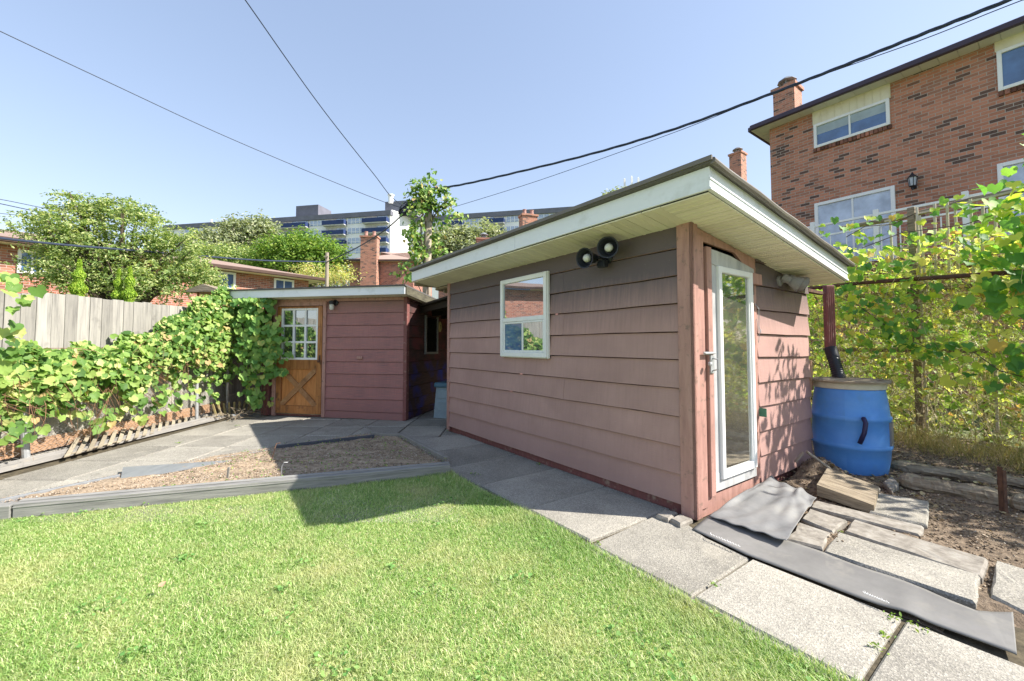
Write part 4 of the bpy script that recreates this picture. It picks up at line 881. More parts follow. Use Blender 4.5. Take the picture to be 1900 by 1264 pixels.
# ------------------------------------------------------------------ trees and shrubs
def pxblob(px, py, Y, rx, ry, rd=None):
    c = at(px, py, Y); k = Y/FPX; return (c, rx*k, (rd or rx)*k*.8, ry*k)
def foliage(blobs, nspray, per, leafs, shape=(.5, .3), seed=0, droop=.2, edge=.45, updown=.6):
    P = []; N_ = []; vol = np.array([b[1]*b[3] for b in blobs]); cnt = (vol/vol.sum()*nspray).astype(int)+1; ends = []
    for (c, rx, ry, rz_), n in zip(blobs, cnt):
        d = norm(rvec(n)); r = rng.uniform(0, 1, n)**edge; c_ = np.array(c)+d*np.array([rx, ry, rz_])*r[:, None]; ends.append(c_)
        out = norm(d+np.array([0, 0, .25])); L_, W_ = shape
        t = rng.uniform(-1, 1, (n, per)); side = norm(rvec(n)*np.array([1, 1, .35])+d*.6)
        p = c_[:, None, :]+side[:, None, :]*(t*L_)[..., None]+rng.normal(0, 1, (n, per, 3))*W_*np.array([1, 1, .55])*.4
        p[..., 2] -= droop*np.abs(t)*L_
        P.append(p.reshape(-1, 3)); nn_ = norm(out[:, None, :]*.6+np.array([0, 0, updown])+rng.normal(0, .55, (n, per, 3))); N_.append(nn_.reshape(-1, 3))
    P = np.concatenate(P); N_ = np.concatenate(N_); S_ = rng.uniform(.65, 1.25, len(P))*leafs
    return P, N_, S_, np.concatenate(ends)
def tree(name, label, base_, blobs, nspray, per, leafs, m, tr=.12, shape=(.5, .3), limbs=26, tm=(OL, OLF), cat='tree', group=None, edge=.45, droop=.2, **kw):
    t = thing(name, base_, label, cat, group); P, N_, S_, E_ = foliage(blobs, nspray, per, leafs, shape, edge=edge, droop=droop, **kw)
    T_ = rvec(len(P))*np.array([1, 1, .5])+np.array([0, 0, -.5]); leaves('crown', P, N_, T_, S_, m, t, tm)
    b = MB(); main = Vector(blobs[0][0]); top = Vector(base_).lerp(main, .55); b.tube([base_, Vector(base_).lerp(top, .5)+Vector((.04, 0, 0)), top], [tr, tr*.8, tr*.65], 9)
    idx = rng.choice(len(E_), min(limbs, len(E_)), replace=False)
    for i in idx:
        e = Vector(E_[i]); mid = top.lerp(e, .5)+Vector((random.uniform(-.1, .1), 0, random.uniform(.0, .25)))*min(1., (e-top).length); b.tube([top.lerp(Vector(base_), random.uniform(0, .25)), mid, e], [tr*.42, tr*.2, tr*.06], 5)
    obj('trunk', b, BARK, t); return t
tb = Vector((-9.0, 9.8, -.09))
bl = [(215, 465, 9.5, 120, 62), (135, 425, 9.2, 62, 34), (75, 400, 9.2, 36, 10), (150, 388, 9.5, 36, 24), (200, 390, 9.6, 36, 26), (255, 400, 9.6, 40, 26), (292, 446, 9.7, 40, 30), (335, 482, 9.7, 36, 28),
      (110, 445, 9.2, 50, 34), (95, 485, 9.0, 34, 38), (130, 508, 9.2, 84, 38), (270, 520, 9.4, 110, 36), (365, 508, 9.6, 30, 30)]
oy = [(30, 398), (60, 400), (85, 388), (110, 372), (128, 352), (150, 362), (175, 358), (200, 364), (230, 366), (262, 368), (285, 390), (300, 410), (322, 424), (345, 412), (350, 445), (372, 470), (392, 492), (400, 510)]
for px, py in oy:
    for j in range(2): bl.append((px+random.uniform(-8, 8), py+12+random.uniform(-4, 16), 9.5+random.uniform(-.4, .4), random.uniform(8, 15), random.uniform(5, 10)))
tree('leafy_tree', 'broad leafy green tree rising behind the pale board fence', tb, [pxblob(*b) for b in bl], 1000, 34, .066, TREEG, .16, (.34, .09), 70, droop=.35, edge=.5)
for px, yt, yb, w_, lab in ((142, 482, 552, 17, 'tallest of the three bright green cedars behind the board fence'), (216, 500, 555, 12, 'narrow leaning cedar in the middle of the three behind the fence'), (237, 496, 556, 14, 'right cedar of the close pair behind the board fence')):
    Y = 7.4; c = at(px, yb+60, Y); top = at(px, yt, Y); t = thing('cedar', (c.x, c.y, -.09), lab, 'cedar shrub', 'cedars behind the board fence')
    n = 9000; h = rng.uniform(0, 1, n)**.8; H_ = top.z-(c.z-.3); rr_ = w_/FPX*Y*1.45*np.clip(1-h, .02, 1)**.6*(.8+.25*np.sin(h*40)); an = rng.uniform(0, 6.28, n); rad = rr_*rng.uniform(.55, 1.05, n)
    P = np.stack([c.x+rad*np.cos(an), c.y+rad*np.sin(an), c.z-.3+h*H_], 1); Nn = np.stack([np.cos(an), np.sin(an), rng.normal(0, .3, n)], 1)+rvec(n, .35)
    leaves('crown', P, Nn, np.tile([0, 0, 1.], (n, 1))+rvec(n, .25), rng.uniform(.02, .045, n), CEDAR, t, (OL, OLF)); b = MB(); b.tube([(c.x, c.y, -.09), (c.x, c.y, top.z-.3)], [.05, .01], 6); obj('trunk', b, BARK, t)
far = [('grey_green_tree', 'large grey green tree in front of the apartment block, left of the bright tree', 42, [(405, 458, 42, 55, 30), (375, 452, 41, 30, 24), (460, 440, 43, 50, 36), (482, 420, 43, 26, 18), (400, 475, 41, 60, 28), (440, 425, 43, 22, 18)], 1100, 16, .34, GREYG, .35, (1.1, .7)),
       ('bright_tree', 'bright yellow green rounded tree between bungalow and chimney house', 30, [(555, 480, 30, 78, 40), (600, 470, 30, 45, 30), (520, 470, 30, 50, 34), (560, 452, 30, 50, 22), (610, 500, 30, 40, 30), (500, 500, 30, 40, 30)], 1500, 16, .2, LIME, .25, (.8, .45)),
       ('grey_green_tree', 'hazy grey green trees mass right of the vine covered pole', 44, [(850, 450, 44, 40, 34), (900, 445, 44, 35, 30), (820, 460, 43, 40, 36), (880, 465, 43, 40, 26), (930, 450, 45, 18, 20)], 1000, 16, .36, GREYG, .3, (1.1, .7)),
       ('distant_tree', 'small treetop peeking over the large shed roof by the antennas', 52, [(1145, 362, 52, 20, 12), (1155, 375, 52, 30, 14)], 160, 16, .35, GREYG, .3, (1.0, .6)),
       ('dark_shrub', 'dark shrubs at the foot of the hill behind the bungalow roof', 34, [(430, 475, 34, 60, 18), (385, 470, 34, 30, 16), (480, 480, 34, 40, 18)], 420, 16, .22, TREEG, .15, (.7, .4)),
       ('thorny_shrub', 'half bare tawny shrub beside the short wooden pole', 20, [(635, 508, 20, 30, 18), (570, 500, 22, 30, 12), (600, 515, 21, 50, 12)], 200, 14, .09, DRYL, .06, (.4, .25))]
for nm, lab, Y, bl, ns, per, ls, mt, tr, shp in far:
    c = at(bl[0][0], 600, Y); tree(nm, lab, (c.x, c.y, -.09), [pxblob(*b) for b in bl], ns, per, ls, mt, tr, shp, 40, cat='tree' if 'tree' in nm else 'shrub')
# poles
pb = at(791, 600, 10); pt = at(796, 352, 10); PB = Vector((pb.x-.03, 10, -.09)); t = thing('utility_pole', PB, 'pale wooden utility pole wrapped in green vine behind the sheds', 'pole')
b = MB(); b.tube([PB, PB.lerp(pt, .5), pt], [.11, .1, .085], 12); obj('post', b, POLEWOOD, t, smooth=True)
b = MB(); b.box(pt+Vector((-.12, -.1, -.12)), (.24, 0, 0), (0, .05, 0), (0, 0, .05), .005); b.lathe(pt+Vector((0, -.12, -.1)), [(.03, 0), (.045, .03), (.045, .07), (.02, .09)], 10); obj('cable_bracket', b, RUST, t)
vt = thing('pole_vine', PB+Vector((0, -.15, 0)), 'yellow green vine climbing around the tall wooden pole', 'vine')
bl = [(770, 345, 9.9, 16, 14), (780, 365, 9.9, 30, 28), (815, 385, 10, 32, 34), (790, 350, 9.95, 25, 18), (775, 410, 9.8, 13, 50), (838, 392, 10, 18, 12), (800, 335, 10, 25, 10), (805, 425, 10.2, 20, 26), (772, 475, 9.9, 22, 30), (812, 478, 10.1, 18, 28), (760, 370, 9.9, 12, 14), (770, 440, 9.8, 16, 40), (765, 505, 9.8, 22, 18), (818, 352, 10, 14, 12)]
P, N_, S_, E_ = foliage([pxblob(*x[:5], 24) for x in bl], 120, 12, .1, (.2, .16)); N_[:, 1] -= .6
leaves('foliage', P, N_, rvec(len(P), .4)+np.array([0, 0, -1.]), S_, GRAPE, vt, (HL, HLF)); b = MB()
for i in rng.choice(len(E_), 26, replace=False): e = Vector(E_[i]); k = max(.2, e.z-.6); q_ = PB.lerp(pt, min(1, k/5)); b.tube([q_, q_.lerp(e, .5)+Z*.1, e], .012, 4)
b.tube([PB+Vector((.1*math.cos(k), -.12+.05*math.sin(k), k*.42)) for k in range(12)], .02, 5); obj('stem', b, BARK, vt)
pb = at(607, 600, 16); pt2 = at(607, 469, 16); PB2 = Vector((pb.x, 16, -.09)); t = tag(obj('utility_pole', MB().tube([PB2, pt2], [.08, .065], 10).box(pt2+Vector((-.08, -.09, -.2)), (.16, 0, 0), (0, .03, 0), (0, 0, .05)), POLEWOOD, None, origin=PB2), 'short bare wooden pole behind the small shed roof', 'pole')
# cables
def spline(pts, n=14):
    out = []; m = len(pts)
    for i in range(m-1):
        p0, p1, p2, p3 = pts[max(i-1, 0)], pts[i], pts[i+1], pts[min(i+2, m-1)]
        for k in range(n): t = k/n; out.append(.5*((2*p1)+(p2-p0)*t+(2*p0-5*p1+4*p2-p3)*t*t+(3*p1-p0-3*p2+p3)*t**3))
    return out+[pts[-1]]
def cable(label, pts, r, tw=0, cat='cable', m=CABLE):
    W = [at(*p) for p in pts]; c = spline(W); b = MB()
    if tw:
        for j in range(3): b.tube([p+Vector((0, math.cos(i*.5+j*2.094), math.sin(i*.5+j*2.094)))*r*1.05 for i, p in enumerate(c)], r, 6)
    else: b.tube(c, r, 6)
    return tag(obj('overhead_cable', b, m, None, origin=W[0]), label, cat)
cable('thick twisted service cable sweeping from vine pole to upper right corner', [(798, 350, 10), (850, 344, 9.8), (950, 322, 9.3), (1100, 285, 8.4), (1250, 240, 7.5), (1410, 182, 6.6), (1550, 128, 5.8), (1700, 68, 5.1), (1872, 0, 4.5), (2150, -115, 3.7)], .0125, 1)
cable('thin wire hanging just under the thick twisted cable', [(840, 385, 11), (1000, 335, 10), (1240, 250, 8.3), (1380, 195, 7.2), (1490, 152, 6.4), (1700, 78, 5.3), (1872, 10, 4.7), (2150, -95, 3.9)], .006)
cable('steep thin wire crossing the sky from top centre left to the pole', [(400, -75, 5), (455, 0, 5.6), (590, 191, 7.2), (691, 320, 8.8), (735, 373, 9.6), (785, 392, 10)], .008)
cable('long thin wire crossing the sky from the left edge to the pole', [(-160, -20, 5), (0, 58, 5.6), (200, 152, 6.6), (400, 245, 7.8), (576, 320, 9), (713, 375, 9.8), (786, 398, 10)], .007)
cable('heavy black cable sagging in front of the leafy tree to short pole', [(-100, 428, 7), (0, 442, 7.4), (114, 454, 8), (237, 464, 9), (394, 477, 11), (500, 484, 13), (607, 486, 16)], .022, 0)
cable('black cable rising from the short pole to the vine pole top', [(607, 486, 16), (658, 462, 14), (713, 428, 12), (757, 388, 10.6), (770, 376, 10.3), (794, 362, 10)], .02)
cable('upper one of three thin wires entering left behind the leafy tree', [(-60, 362, 13), (0, 370, 13.5), (90, 388, 15), (300, 430, 19)], .012)
cable('middle one of three thin wires entering left behind the leafy tree', [(-60, 366, 13), (0, 378, 13.5), (85, 396, 15), (300, 440, 19)], .014)
cable('lowest one of three thin wires entering left behind the leafy tree', [(-60, 390, 13), (0, 396, 13.5), (85, 408, 15), (300, 450, 19)], .01)
# bundle of coiled black wire on the cable
b = MB(); c = at(762, 384, 10.3)
for k in range(7): b.tube([c+Vector((.28*math.cos(a_)+random.uniform(-.03, .03), .03*k-.1, .12*math.sin(a_)+.18*math.cos(a_)+random.uniform(-.03, .03))) for a_ in np.linspace(0, 6.28, 14)], .012, 5)
tag(obj('wire_coil', b, BLKPLASTIC, None, origin=c), 'coil of black wire hanging beside the vine pole top', 'wire coil')
# ------------------------------------------------------------------ left boundary: board fence, chain link, vine
t = thing('wooden_fence', (-5.06, 5.2, -.05), 'tall weathered grey vertical board fence behind the vine', 'fence')
b = MB(); y = 1.6
while y < 8.6:
    w_ = random.uniform(.135, .15); h = 1.76+.012*(y-4)+random.uniform(-.012, .012)
    if y < 4.32 and y > 4.0: h -= .03
    b.box((-5.06+random.uniform(-.004, .004), y, -.05), (.02, random.uniform(-.004, .004), 0), (0, w_-.004, 0), (0, 0, h+.05), .002); y += w_
obj('boards', b, WOODGREY, t, (0, 1, 0))
b = MB()
for z in (.3, 1.0, 1.6): b.box((-5.12, 1.6, z), (.04, 0, 0), (0, 7, 0), (0, 0, .09))
for y in (2, 4.4, 6.8): b.box((-5.21, y, -.05), (.09, 0, 0), (0, .09, 0), (0, 0, 1.8))
obj('rail', b, WOODGREY, t, (0, 1, 0))
tag(obj('base_board', MB().box((-5.03, 2.0, .06), (.025, 0, 0), (0, 5.35, .03), (0, 0, .14), .004), ORANGEWOOD, None, (0, 1, 0), origin=(-5.1, 2, .1)), 'long orange brown board lying along the foot of the left fence', 'board')
def chainlink(name, P, s0, s1, z0, ztop, wirem, r=.0017, dia=.058):
    """P(s,z,off) -> point; zigzag wires twisted past each other"""
    b = MB(); n = int((s1-s0)/dia)
    for k in range(n):
        for sgn in (0, 1):
            if sgn and False: continue
        c = s0+k*dia; pts = []; z = z0; j = 0; zt = ztop(c)
        while z < zt: pts.append(P(c+(dia*.98 if j % 2 else -.0), z, .003 if j % 2 else -.003)); z += dia*.5; j += 1
        b.tube(pts, r, 3, False)
    return b
# wires: each zigzag spans one diamond and hooks with the next
t = thing('chain_link_fence', (-4.95, 4.3, 0), 'low silver chain link fence carrying the grape vine on the left', 'fence')
PL = lambda s, z, o=0: Vector((-4.95+o, s, z))
obj('wire_mesh', chainlink('', PL, 2.4, 7.3, .03, lambda s: 1.12, GALV, .0026, .056), GALV, t)
b0 = G(58, 852, .06); 
for y, tilt in ((4.28, .05), (6.55, 0), (7.25, 0), (2.3, 0)):
    b = MB(); b.tube([(-4.9, y, -.1), (-4.93-tilt, y-tilt, 1.2)], .032 if y < 5 else .024, 10); b.lathe((-4.93-tilt, y-tilt, 1.2), [(.036, 0), (.036, .02), (.01, .04)], 10); obj('post', b, GALV, t, smooth=False)
b = MB(); b.tube([(-4.95, 2.3, 1.12), (-4.95, 7.3, 1.12)], .018, 8); obj('top_rail', b, GALV, t)
# vine: outline table along y
ty = [2.6, 3.3, 3.87, 4.33, 4.91, 5.3, 5.66, 6.1, 6.5, 6.9, 7.2]; tt = [1.25, 1.2, 1.17, 1.17, 1.17, 1.29, 1.42, 1.66, 1.95, 2.12, 2.16]; tbm = [.5, .6, .6, .42, .64, .45, .66, .82, .66, .5, .45]
vt = thing('grape_vine', (-4.9, 5.0, -.02), 'thick sunlit grape vine sprawling over the left fence up to the small shed', 'vine')
N1 = 7000; ys_ = rng.uniform(2.6, 7.2, N1*2); keep = rng.uniform(0, 1, N1*2) < np.interp(ys_, [2.6, 7.2], [.35, 1]); ys_ = ys_[keep][:N1]; N1 = len(ys_)
zt_ = np.interp(ys_, ty, tt)+.05*np.sin(ys_*11)+.03*np.sin(ys_*23); zb_ = np.interp(ys_, ty, tbm)+.1*np.sin(ys_*9+1)+.06*np.sin(ys_*21)
q = rng.beta(1.9, 1.05, N1); zz = zb_+(zt_-zb_)*q
bul = .06+.2*np.sin(np.clip((zz-zb_)/(zt_-zb_), 0, 1)*3.0)**.7*np.interp(ys_, [2.6, 5, 7.2], [.9, .8, 1.1]); xx = -4.93+bul*rng.uniform(.15, 1.0, N1)**.5+rng.normal(0, .03, N1)
P = np.stack([xx, ys_, zz], 1); Nn = np.stack([np.full(N1, .75), np.full(N1, -.35), np.full(N1, .55)], 1)+rvec(N1, .42)
leaves('foliage', P, Nn, rvec(N1, .5)+np.array([.25, 0, -1.]), rng.uniform(.03, .1, N1), GRAPE, vt, (GL, GLF))
# hanging strands
A = []; tips = []
for yy, z0, z1, k in ((3.7, 1.1, .35, 22), (4.15, .8, .28, 16), (4.6, .8, .42, 14), (5.05, .8, .3, 16), (5.7, .8, .3, 15), (6.3, .9, .35, 12), (4.35, 1.0, .16, 12), (4.0, .9, .2, 18), (4.85, .7, .25, 16), (5.4, .7, .2, 16), (6.0, .8, .3, 16), (6.7, .7, .25, 18), (5.2, .9, .5, 18)):
    for j in range(k): f = random.random(); A.append((-4.8+random.uniform(-.06, .12), yy+random.uniform(-.12, .12), z1+(z0-z1)*f))
for (px, py, Y, r, k) in ((15, 525, 3.35, 16, 5), (30, 555, 3.3, 18, 6), (8, 610, 3.4, 14, 5), (20, 640, 3.6, 20, 8), (5, 665, 3.6, 22, 7), (15, 690, 3.7, 24, 8)):
    c = at(px, py, Y); 
    for j in range(k): A.append(tuple(c+Vector([random.gauss(0, r/FPX*Y*.6) for _ in range(3)])))
A = np.array(A); leaves('foliage', A, np.tile([.7, -.45, .45], (len(A), 1))+rvec(len(A), .35), rvec(len(A), .35)+np.array([.1, 0, -1.]), rng.uniform(.05, .11, len(A)), GRAPE, vt, (GL, GLF))
n = 260; y0 = rng.uniform(2.8, 7.1, n); z1 = np.interp(y0, ty, tt)*rng.uniform(.6, 1, n); a0 = np.stack([np.full(n, -4.85), y0, z1], 1); a1 = a0+np.stack([rng.uniform(0, .3, n), rng.normal(0, .35, n), -rng.uniform(.1, .7, n)], 1)
a1[:, 2] = np.maximum(a1[:, 2], .02); stems('stem', a0, a1, rvec(n, .05), rng.uniform(.002, .005, n), mat('reddish vine stem', (.3, .15, .09), (.2, .12, .07), None, 9, (1, 1, 1), .8, 0, kind='Object'), vt)
# shaded part hanging on the small shed
vt = thing('grape_vine', A0+Vector((0, -.1, 0)), 'darker green vine leaves in shade hanging on the left edge of the small shed', 'vine')
Q = []
for (px, py, r, k) in ((470, 570, 30, 70), (478, 610, 32, 80), (490, 650, 30, 65), (468, 640, 28, 60), (470, 690, 28, 50), (500, 625, 12, 10), (508, 650, 14, 12), (507, 686, 10, 7), (525, 691, 7, 4), (515, 618, 8, 4), (485, 550, 22, 40), (465, 725, 16, 16), (480, 745, 14, 10)):
    c = at(px, py, 7.0)
    for j in range(int(k*1.5)): Q.append((c.x+random.gauss(0, r/FPX*7*.6), 7.0+random.uniform(-.12, .12)-.0*c.x, min(c.z+random.gauss(0, r/FPX*7*.5), 1.96)))
Q = np.array(Q); Q[:, 1] = np.minimum(Q[:, 1], 7.17-(Q[:, 0]+4.3)*.2)
leaves('foliage', Q, np.tile([.35, -.9, .35], (len(Q), 1))+rvec(len(Q), .3), rvec(len(Q), .35)+np.array([.1, 0, -1.]), rng.uniform(.06, .12, len(Q)), GRAPEDK, vt, (GL, GLF))
n = 90; a0 = np.stack([rng.uniform(-4.75, -4.15, n), rng.uniform(6.95, 7.15, n), rng.uniform(.2, 1.7, n)], 1); a1 = a0+np.stack([rng.normal(0, .2, n), rng.uniform(-.1, .02, n), -rng.uniform(.1, .6, n)], 1); a1[:, 2] = np.maximum(a1[:, 2], .01)
stems('stem', a0, a1, rvec(n, .05), rng.uniform(.003, .006, n), BARK, vt)
# white aluminium rail along the foot, and its grey end piece
def strip_box(name, p, q, w_, h, m, label, cat, z=.0, grooves=0, th=None):
    p = Vector(p); q = Vector(q); d = (q-p); n = Vector((-d.y, d.x, 0)).normalized()
    b = MB(); b.box(p-n*w_/2+Z*z, d, n*w_, Z*h, min(w_, h)*.15)
    for k in range(grooves): b.box(p-n*w_/2+n*w_*(.22+.42*k)+Z*(z+h+.0006), d, n*w_*.1, Z*.006)
    return tag(obj(name, b, m, None, d, origin=(p+q)/2), label, cat) if label else b
p = G(-60, 893); q_ = G(436, 772)
WAL = mat('chalky aluminium', (.4, .385, .36), (.22, .21, .2), None, 3, (.7, 8, 1), .5, .1, spots=(.4, .36, .3), spotsc=3)
t = thing('aluminium_rail', p, 'long white aluminium rail lying along the left edge of the paving', 'rail')
d = (q_-p); n = Vector((-d.y, d.x, 0)).normalized(); d0 = d.normalized(); p0 = Vector((p.x, p.y, 0))
jn = d.length*.36
b = MB(); b.box(p0+Z*.0, d0*jn, n*.09, Z*.02, .003); b.box(p0+Z*.02+n*.0, d0*jn, n*.008, Z*.03); b.box(p0+Z*.02+n*.042, d0*jn, n*.012, Z*.035); b.box(p0+Z*.02+n*.082, d0*jn, n*.008, Z*.05)
obj('channel', b, WAL, t, d)
b = MB(); p1 = p0+d0*(jn+.01)+n*.01; l2 = d.length-jn-.01; b.box(p1, d0*l2, n*.09, Z*.02, .003); b.box(p1+Z*.02, d0*l2, n*.008, Z*.028); b.box(p1+Z*.02+n*.042, d0*l2, n*.012, Z*.035); b.box(p1+Z*.02+n*.082, d0*l2, n*.008, Z*.05)
obj('channel', b, WAL, t, d)
strip_box('metal_channel', G(427, 778), G(466, 771), .1, .07, GREYMETAL, 'short grey metal channel at the far end of the white rail', 'metal channel', 0, 1)
# lattice lying against the foot of the fence
def lattice(name, c00, c10, c01, n, label, m=LATHE):
    c00, c10, c01 = map(Vector, (c00, c10, c01)); ex = (c10-c00); ey = (c01-c00); nn_ = ex.cross(ey).normalized()
    if nn_.z < 0: nn_ = -nn_
    b = MB(); w_ = .055
    for f0 in (.1, .8): b.box(c00+ex*.0+ey*f0-nn_*.012, ex, ey.normalized()*.025, nn_*.01)
    for lay, sg in ((0, 1),):
        for k in range(-2, n+2):
            x0, x1 = (k/n, (k+.9)/n) if sg > 0 else ((k+.9)/n, k/n)
            pl = [(x0, 0), (x0+w_/ex.length*1.2, 0), (x1+w_/ex.length*1.2, 1), (x1, 1)]; pl = clip(clip(pl, -1, 0, 0), 1, 0, 1)
            if len(pl) >= 3: b.poly([c00+ex*u+ey*v+nn_*lay for u, v in pl], nn_*.01)
    return tag(obj(name, b, m, None, ex, origin=c00), label, 'lattice')
lattice('wooden_lattice', G(118, 850, .03), G(352, 786, .03), G(130, 806, .17), 15, 'broken pale wooden lattice panel lying along the foot of the left fence')
b = MB()
for k in range(8):
    c = G(400+k*8, 776-k*1.2, .02); b.box(c, (.035, 0, 0), (0, .01, 0), (-.12+.02*k, .06, .22), .002)
tag(obj('lattice_pieces', b, mat('olive slats', (.42, .34, .15), (.25, .2, .1), None, 5, (1, 1, 1), .9, .2, island=.2), None, origin=G(420, 774)), 'small heap of broken olive brown slats at the corner by the small shed', 'slat heap')
b = MB()
for k in range(60):
    c = Vector((random.uniform(-4.75, -4.35), random.uniform(6.7, 7.1), random.uniform(.0, .1))); d = Vector((random.uniform(-1, 1), random.uniform(-1, 1), random.uniform(-.2, .5))).normalized()*random.uniform(.06, .3); b.tube([c, c+d*.5+Vector((0, 0, .02)), c+d], random.uniform(.002, .007), 5)
tag(obj('twigs', b, OLDWOOD, None, origin=(-4.5, 6.9, 0)), 'tangle of dry twigs on the ground left of the crossbuck door', 'twigs', kind='stuff')
# bird table behind the fence
c = at(395, 560, 8.6); c.z = -.09; t = thing('bird_table', c, 'small brown roofed bird table behind the end of the board fence', 'bird table')
zt = at(395, 545, 8.6).z; b = MB(); b.tube([c, Vector((c.x, c.y, zt-.35))], .04, 8); obj('post', b, REDTRIM, t)
b = MB(); b.box((c.x-.22, c.y-.2, zt-.37), (.44, 0, 0), (0, .4, 0), (0, 0, .03)); [b.box((c.x+x, c.y+y, zt-.34), (.03, 0, 0), (0, .03, 0), (0, 0, .36)) for x in (-.2, .17) for y in (-.18, .15)]; obj('tray', b, DOORWOOD, t)
b = MB(); b.poly([(c.x-.34, c.y-.3, zt), (c.x+.34, c.y-.3, zt), (c.x+.3, c.y-.3, zt+.05), (c.x, c.y-.3, zt+.16), (c.x-.3, c.y-.3, zt+.05)], (0, .6, 0)); obj('roof', b, OLDWOOD, t)
# ------------------------------------------------------------------ raised bed edging
def board(p, q, h, w_, zb=0., c=.004, zq=None):
    p, q = Vector((p.x, p.y, zb)), Vector((q.x, q.y, zb if zq is None else zq)); d = q-p; n = Vector((-d.y, d.x, 0)).normalized(); b = MB(); b.box(p, d, n*w_, Z*h, c); return b, d
t = thing('bed_edging', G(400, 925), 'grey timber edging around the narrow soil bed beside the lawn', 'bed edging')
p_, q_ = G(22, 962), G(836, 882); b, d = board(p_, q_, .105, .05, -.01); n = Vector((-d.y, d.x, 0)).normalized(); b.box(Vector((p_.x, p_.y, .093))+n*.05, d, n*.045, Z*.01, .002); b.box(Vector((p_.x, p_.y, .07))-n*.004, d, n*.004, Z*.006)
obj('front_timber', b, BEDWOOD, t, d)
b, d = board(G(-250, 990), G(17, 963), .1, .09, -.01); obj('front_timber', b, BEDWOOD, t, d)
PALECONC = mat('pale edging', (.33, .31, .27), (.2, .19, .17), None, 9, (1, 1, 1), .9, .4)
b, d = board(G(833, 858), G(748, 813), .06, .05, 0); obj('end_board', b, PALECONC, t, d)
b, d = board(G(748, 812), G(690, 810), .055, .045, 0); obj('end_board', b, PALECONC, t, d)
b, d = board(G(694, 815), G(512, 836), .06, .02, .0); obj('back_board', b, mat('dark grey metal edging', (.09, .1, .12), (.05, .055, .07), None, 4, (1, 8, 1), .5, .1), t, d)
b, d = board(G(512, 836), G(350, 862), .025, .025, .0); obj('back_board', b, GREYMETAL, t, d)
b, d = board(G(220, 888), G(-60, 948), .04, .035, .0); obj('back_board', b, GREYMETAL, t, d)
b = MB(); pts = [G(224, 889, .03), G(228, 868, .035), G(350, 860, .03), G(430, 855, .02), G(400, 862, .02), G(300, 880, .025)]; b.poly(pts, (0, 0, .006)); tag(obj('metal_sheet', b, GREYMETAL, None, origin=pts[0]), 'flat grey metal sheet lying across the left edge of the soil bed', 'metal sheet')
c = G(420, 893); tag(obj('stake', MB().box(c-Vector((.008, 0, .02)), (.02, 0, .0), (0, .012, 0), (.012, 0, .14), .002), PALECONC, None, origin=c), 'short white stake standing in the sunlit soil bed', 'stake')
b = MB(); c = G(500, 862); b.tube([c-Z*.03, at(510, 832, c.y+.0), at(513, 823, c.y+.05), at(520, 822, c.y+.1)], .004, 6); tag(obj('wire_rod', b, RUST, None, origin=c), 'tall thin rusty rod leaning at the shadow edge in the bed', 'rod')
b = MB(); c = G(521, 886); b.tube([c-Z*.03, at(523, 865, c.y), at(527, 858, c.y), at(534, 858, c.y+.02)], .0035, 6); tag(obj('wire_rod', b, GALV, None, origin=c), 'short pale rod with hooked top in the shaded bed', 'rod')
# thin concrete kerb between lawn and slabs
b = MB(); us = [2.05, 1.75, 1.3, .95, .5, .1, -.3, -.8, -1.3, -1.9, -2.4]
for a_, c_ in zip(us[:-1], us[1:]):
    p, q_ = S(a_-.004, -.865, -.04), S(c_+.004, -.865, -.04); b.hexa([p, q_, q_-V_*.055, p-V_*.055]+[x+Z*(.038+random.uniform(-.006, .004)) for x in (p, q_, q_-V_*.055, p-V_*.055)])
tag(obj('kerb', b, PALECONC, dirv=U), kind='structure')
# pebbles and bits on the soil bed, weeds
def chips(name, n, fn, s0, s1, m, label, cat):
    th_ = rng.uniform(0, 6.28, (n, 6)); V = np.zeros((n, 8, 3)); C = fn(n); s = rng.uniform(s0, s1, n)
    base_ = np.array([[1, 0, 0], [.4, .8, 0], [-.6, .6, .05], [-1, -.1, 0], [-.3, -.8, 0], [.7, -.6, 0], [0, 0, .55], [0, 0, -.5]])
    an = th_[:, 0]; ca, sa = np.cos(an), np.sin(an); j = base_[None]+rng.normal(0, .16, (n, 8, 3)); j = j*s[:, None, None]
    V[..., 0] = j[..., 0]*ca[:, None]-j[..., 1]*sa[:, None]; V[..., 1] = j[..., 0]*sa[:, None]+j[..., 1]*ca[:, None]; V[..., 2] = j[..., 2]; V += C[:, None]
    f = [(i, (i+1) % 6, 6) for i in range(6)]+[((i+1) % 6, i, 7) for i in range(6)]
    return tag(bulk(name, V, f, m), label, cat, kind='stuff')
bedxy = [(p.x, p.y) for p in BED]
def inbed(n):
    P = np.stack([rng.uniform(-4.2, -.5, n*4), rng.uniform(2.9, 5.7, n*4)], 1); P = P[inside(P, bedxy)][:n]; return np.concatenate([P, np.full((len(P), 1), .025)], 1) if len(P) == n else np.concatenate([np.resize(P, (n, 2)), np.full((n, 1), .025)], 1)
CHIP = leafmat('soil crumbs', [(0, (.12, .09, .065)), (.5, (.36, .27, .19)), (.85, (.5, .41, .31)), (1, (.66, .6, .52))], 0)
CHIPD = leafmat('dark litter', [(0, (.06, .045, .03)), (.5, (.2, .14, .09)), (.85, (.36, .28, .19)), (1, (.55, .48, .38))], 0)
chips('soil_crumbs', 16000, inbed, .002, .008, CHIP, 'brown crumbs and small stones on the soil of the raised bed', 'soil crumbs')
SOILP = lambda n: np.array([[*S(u, v, soilz(u, v)+.004)] for u, v in zip(rng.uniform(-2.6, .0, n), rng.uniform(.3, 3.2, n))])
chips('soil_crumbs', 14000, SOILP, .003, .01, CHIPD, 'crumbs and gravel on the earth beside the barrel and loose slabs', 'soil crumbs')
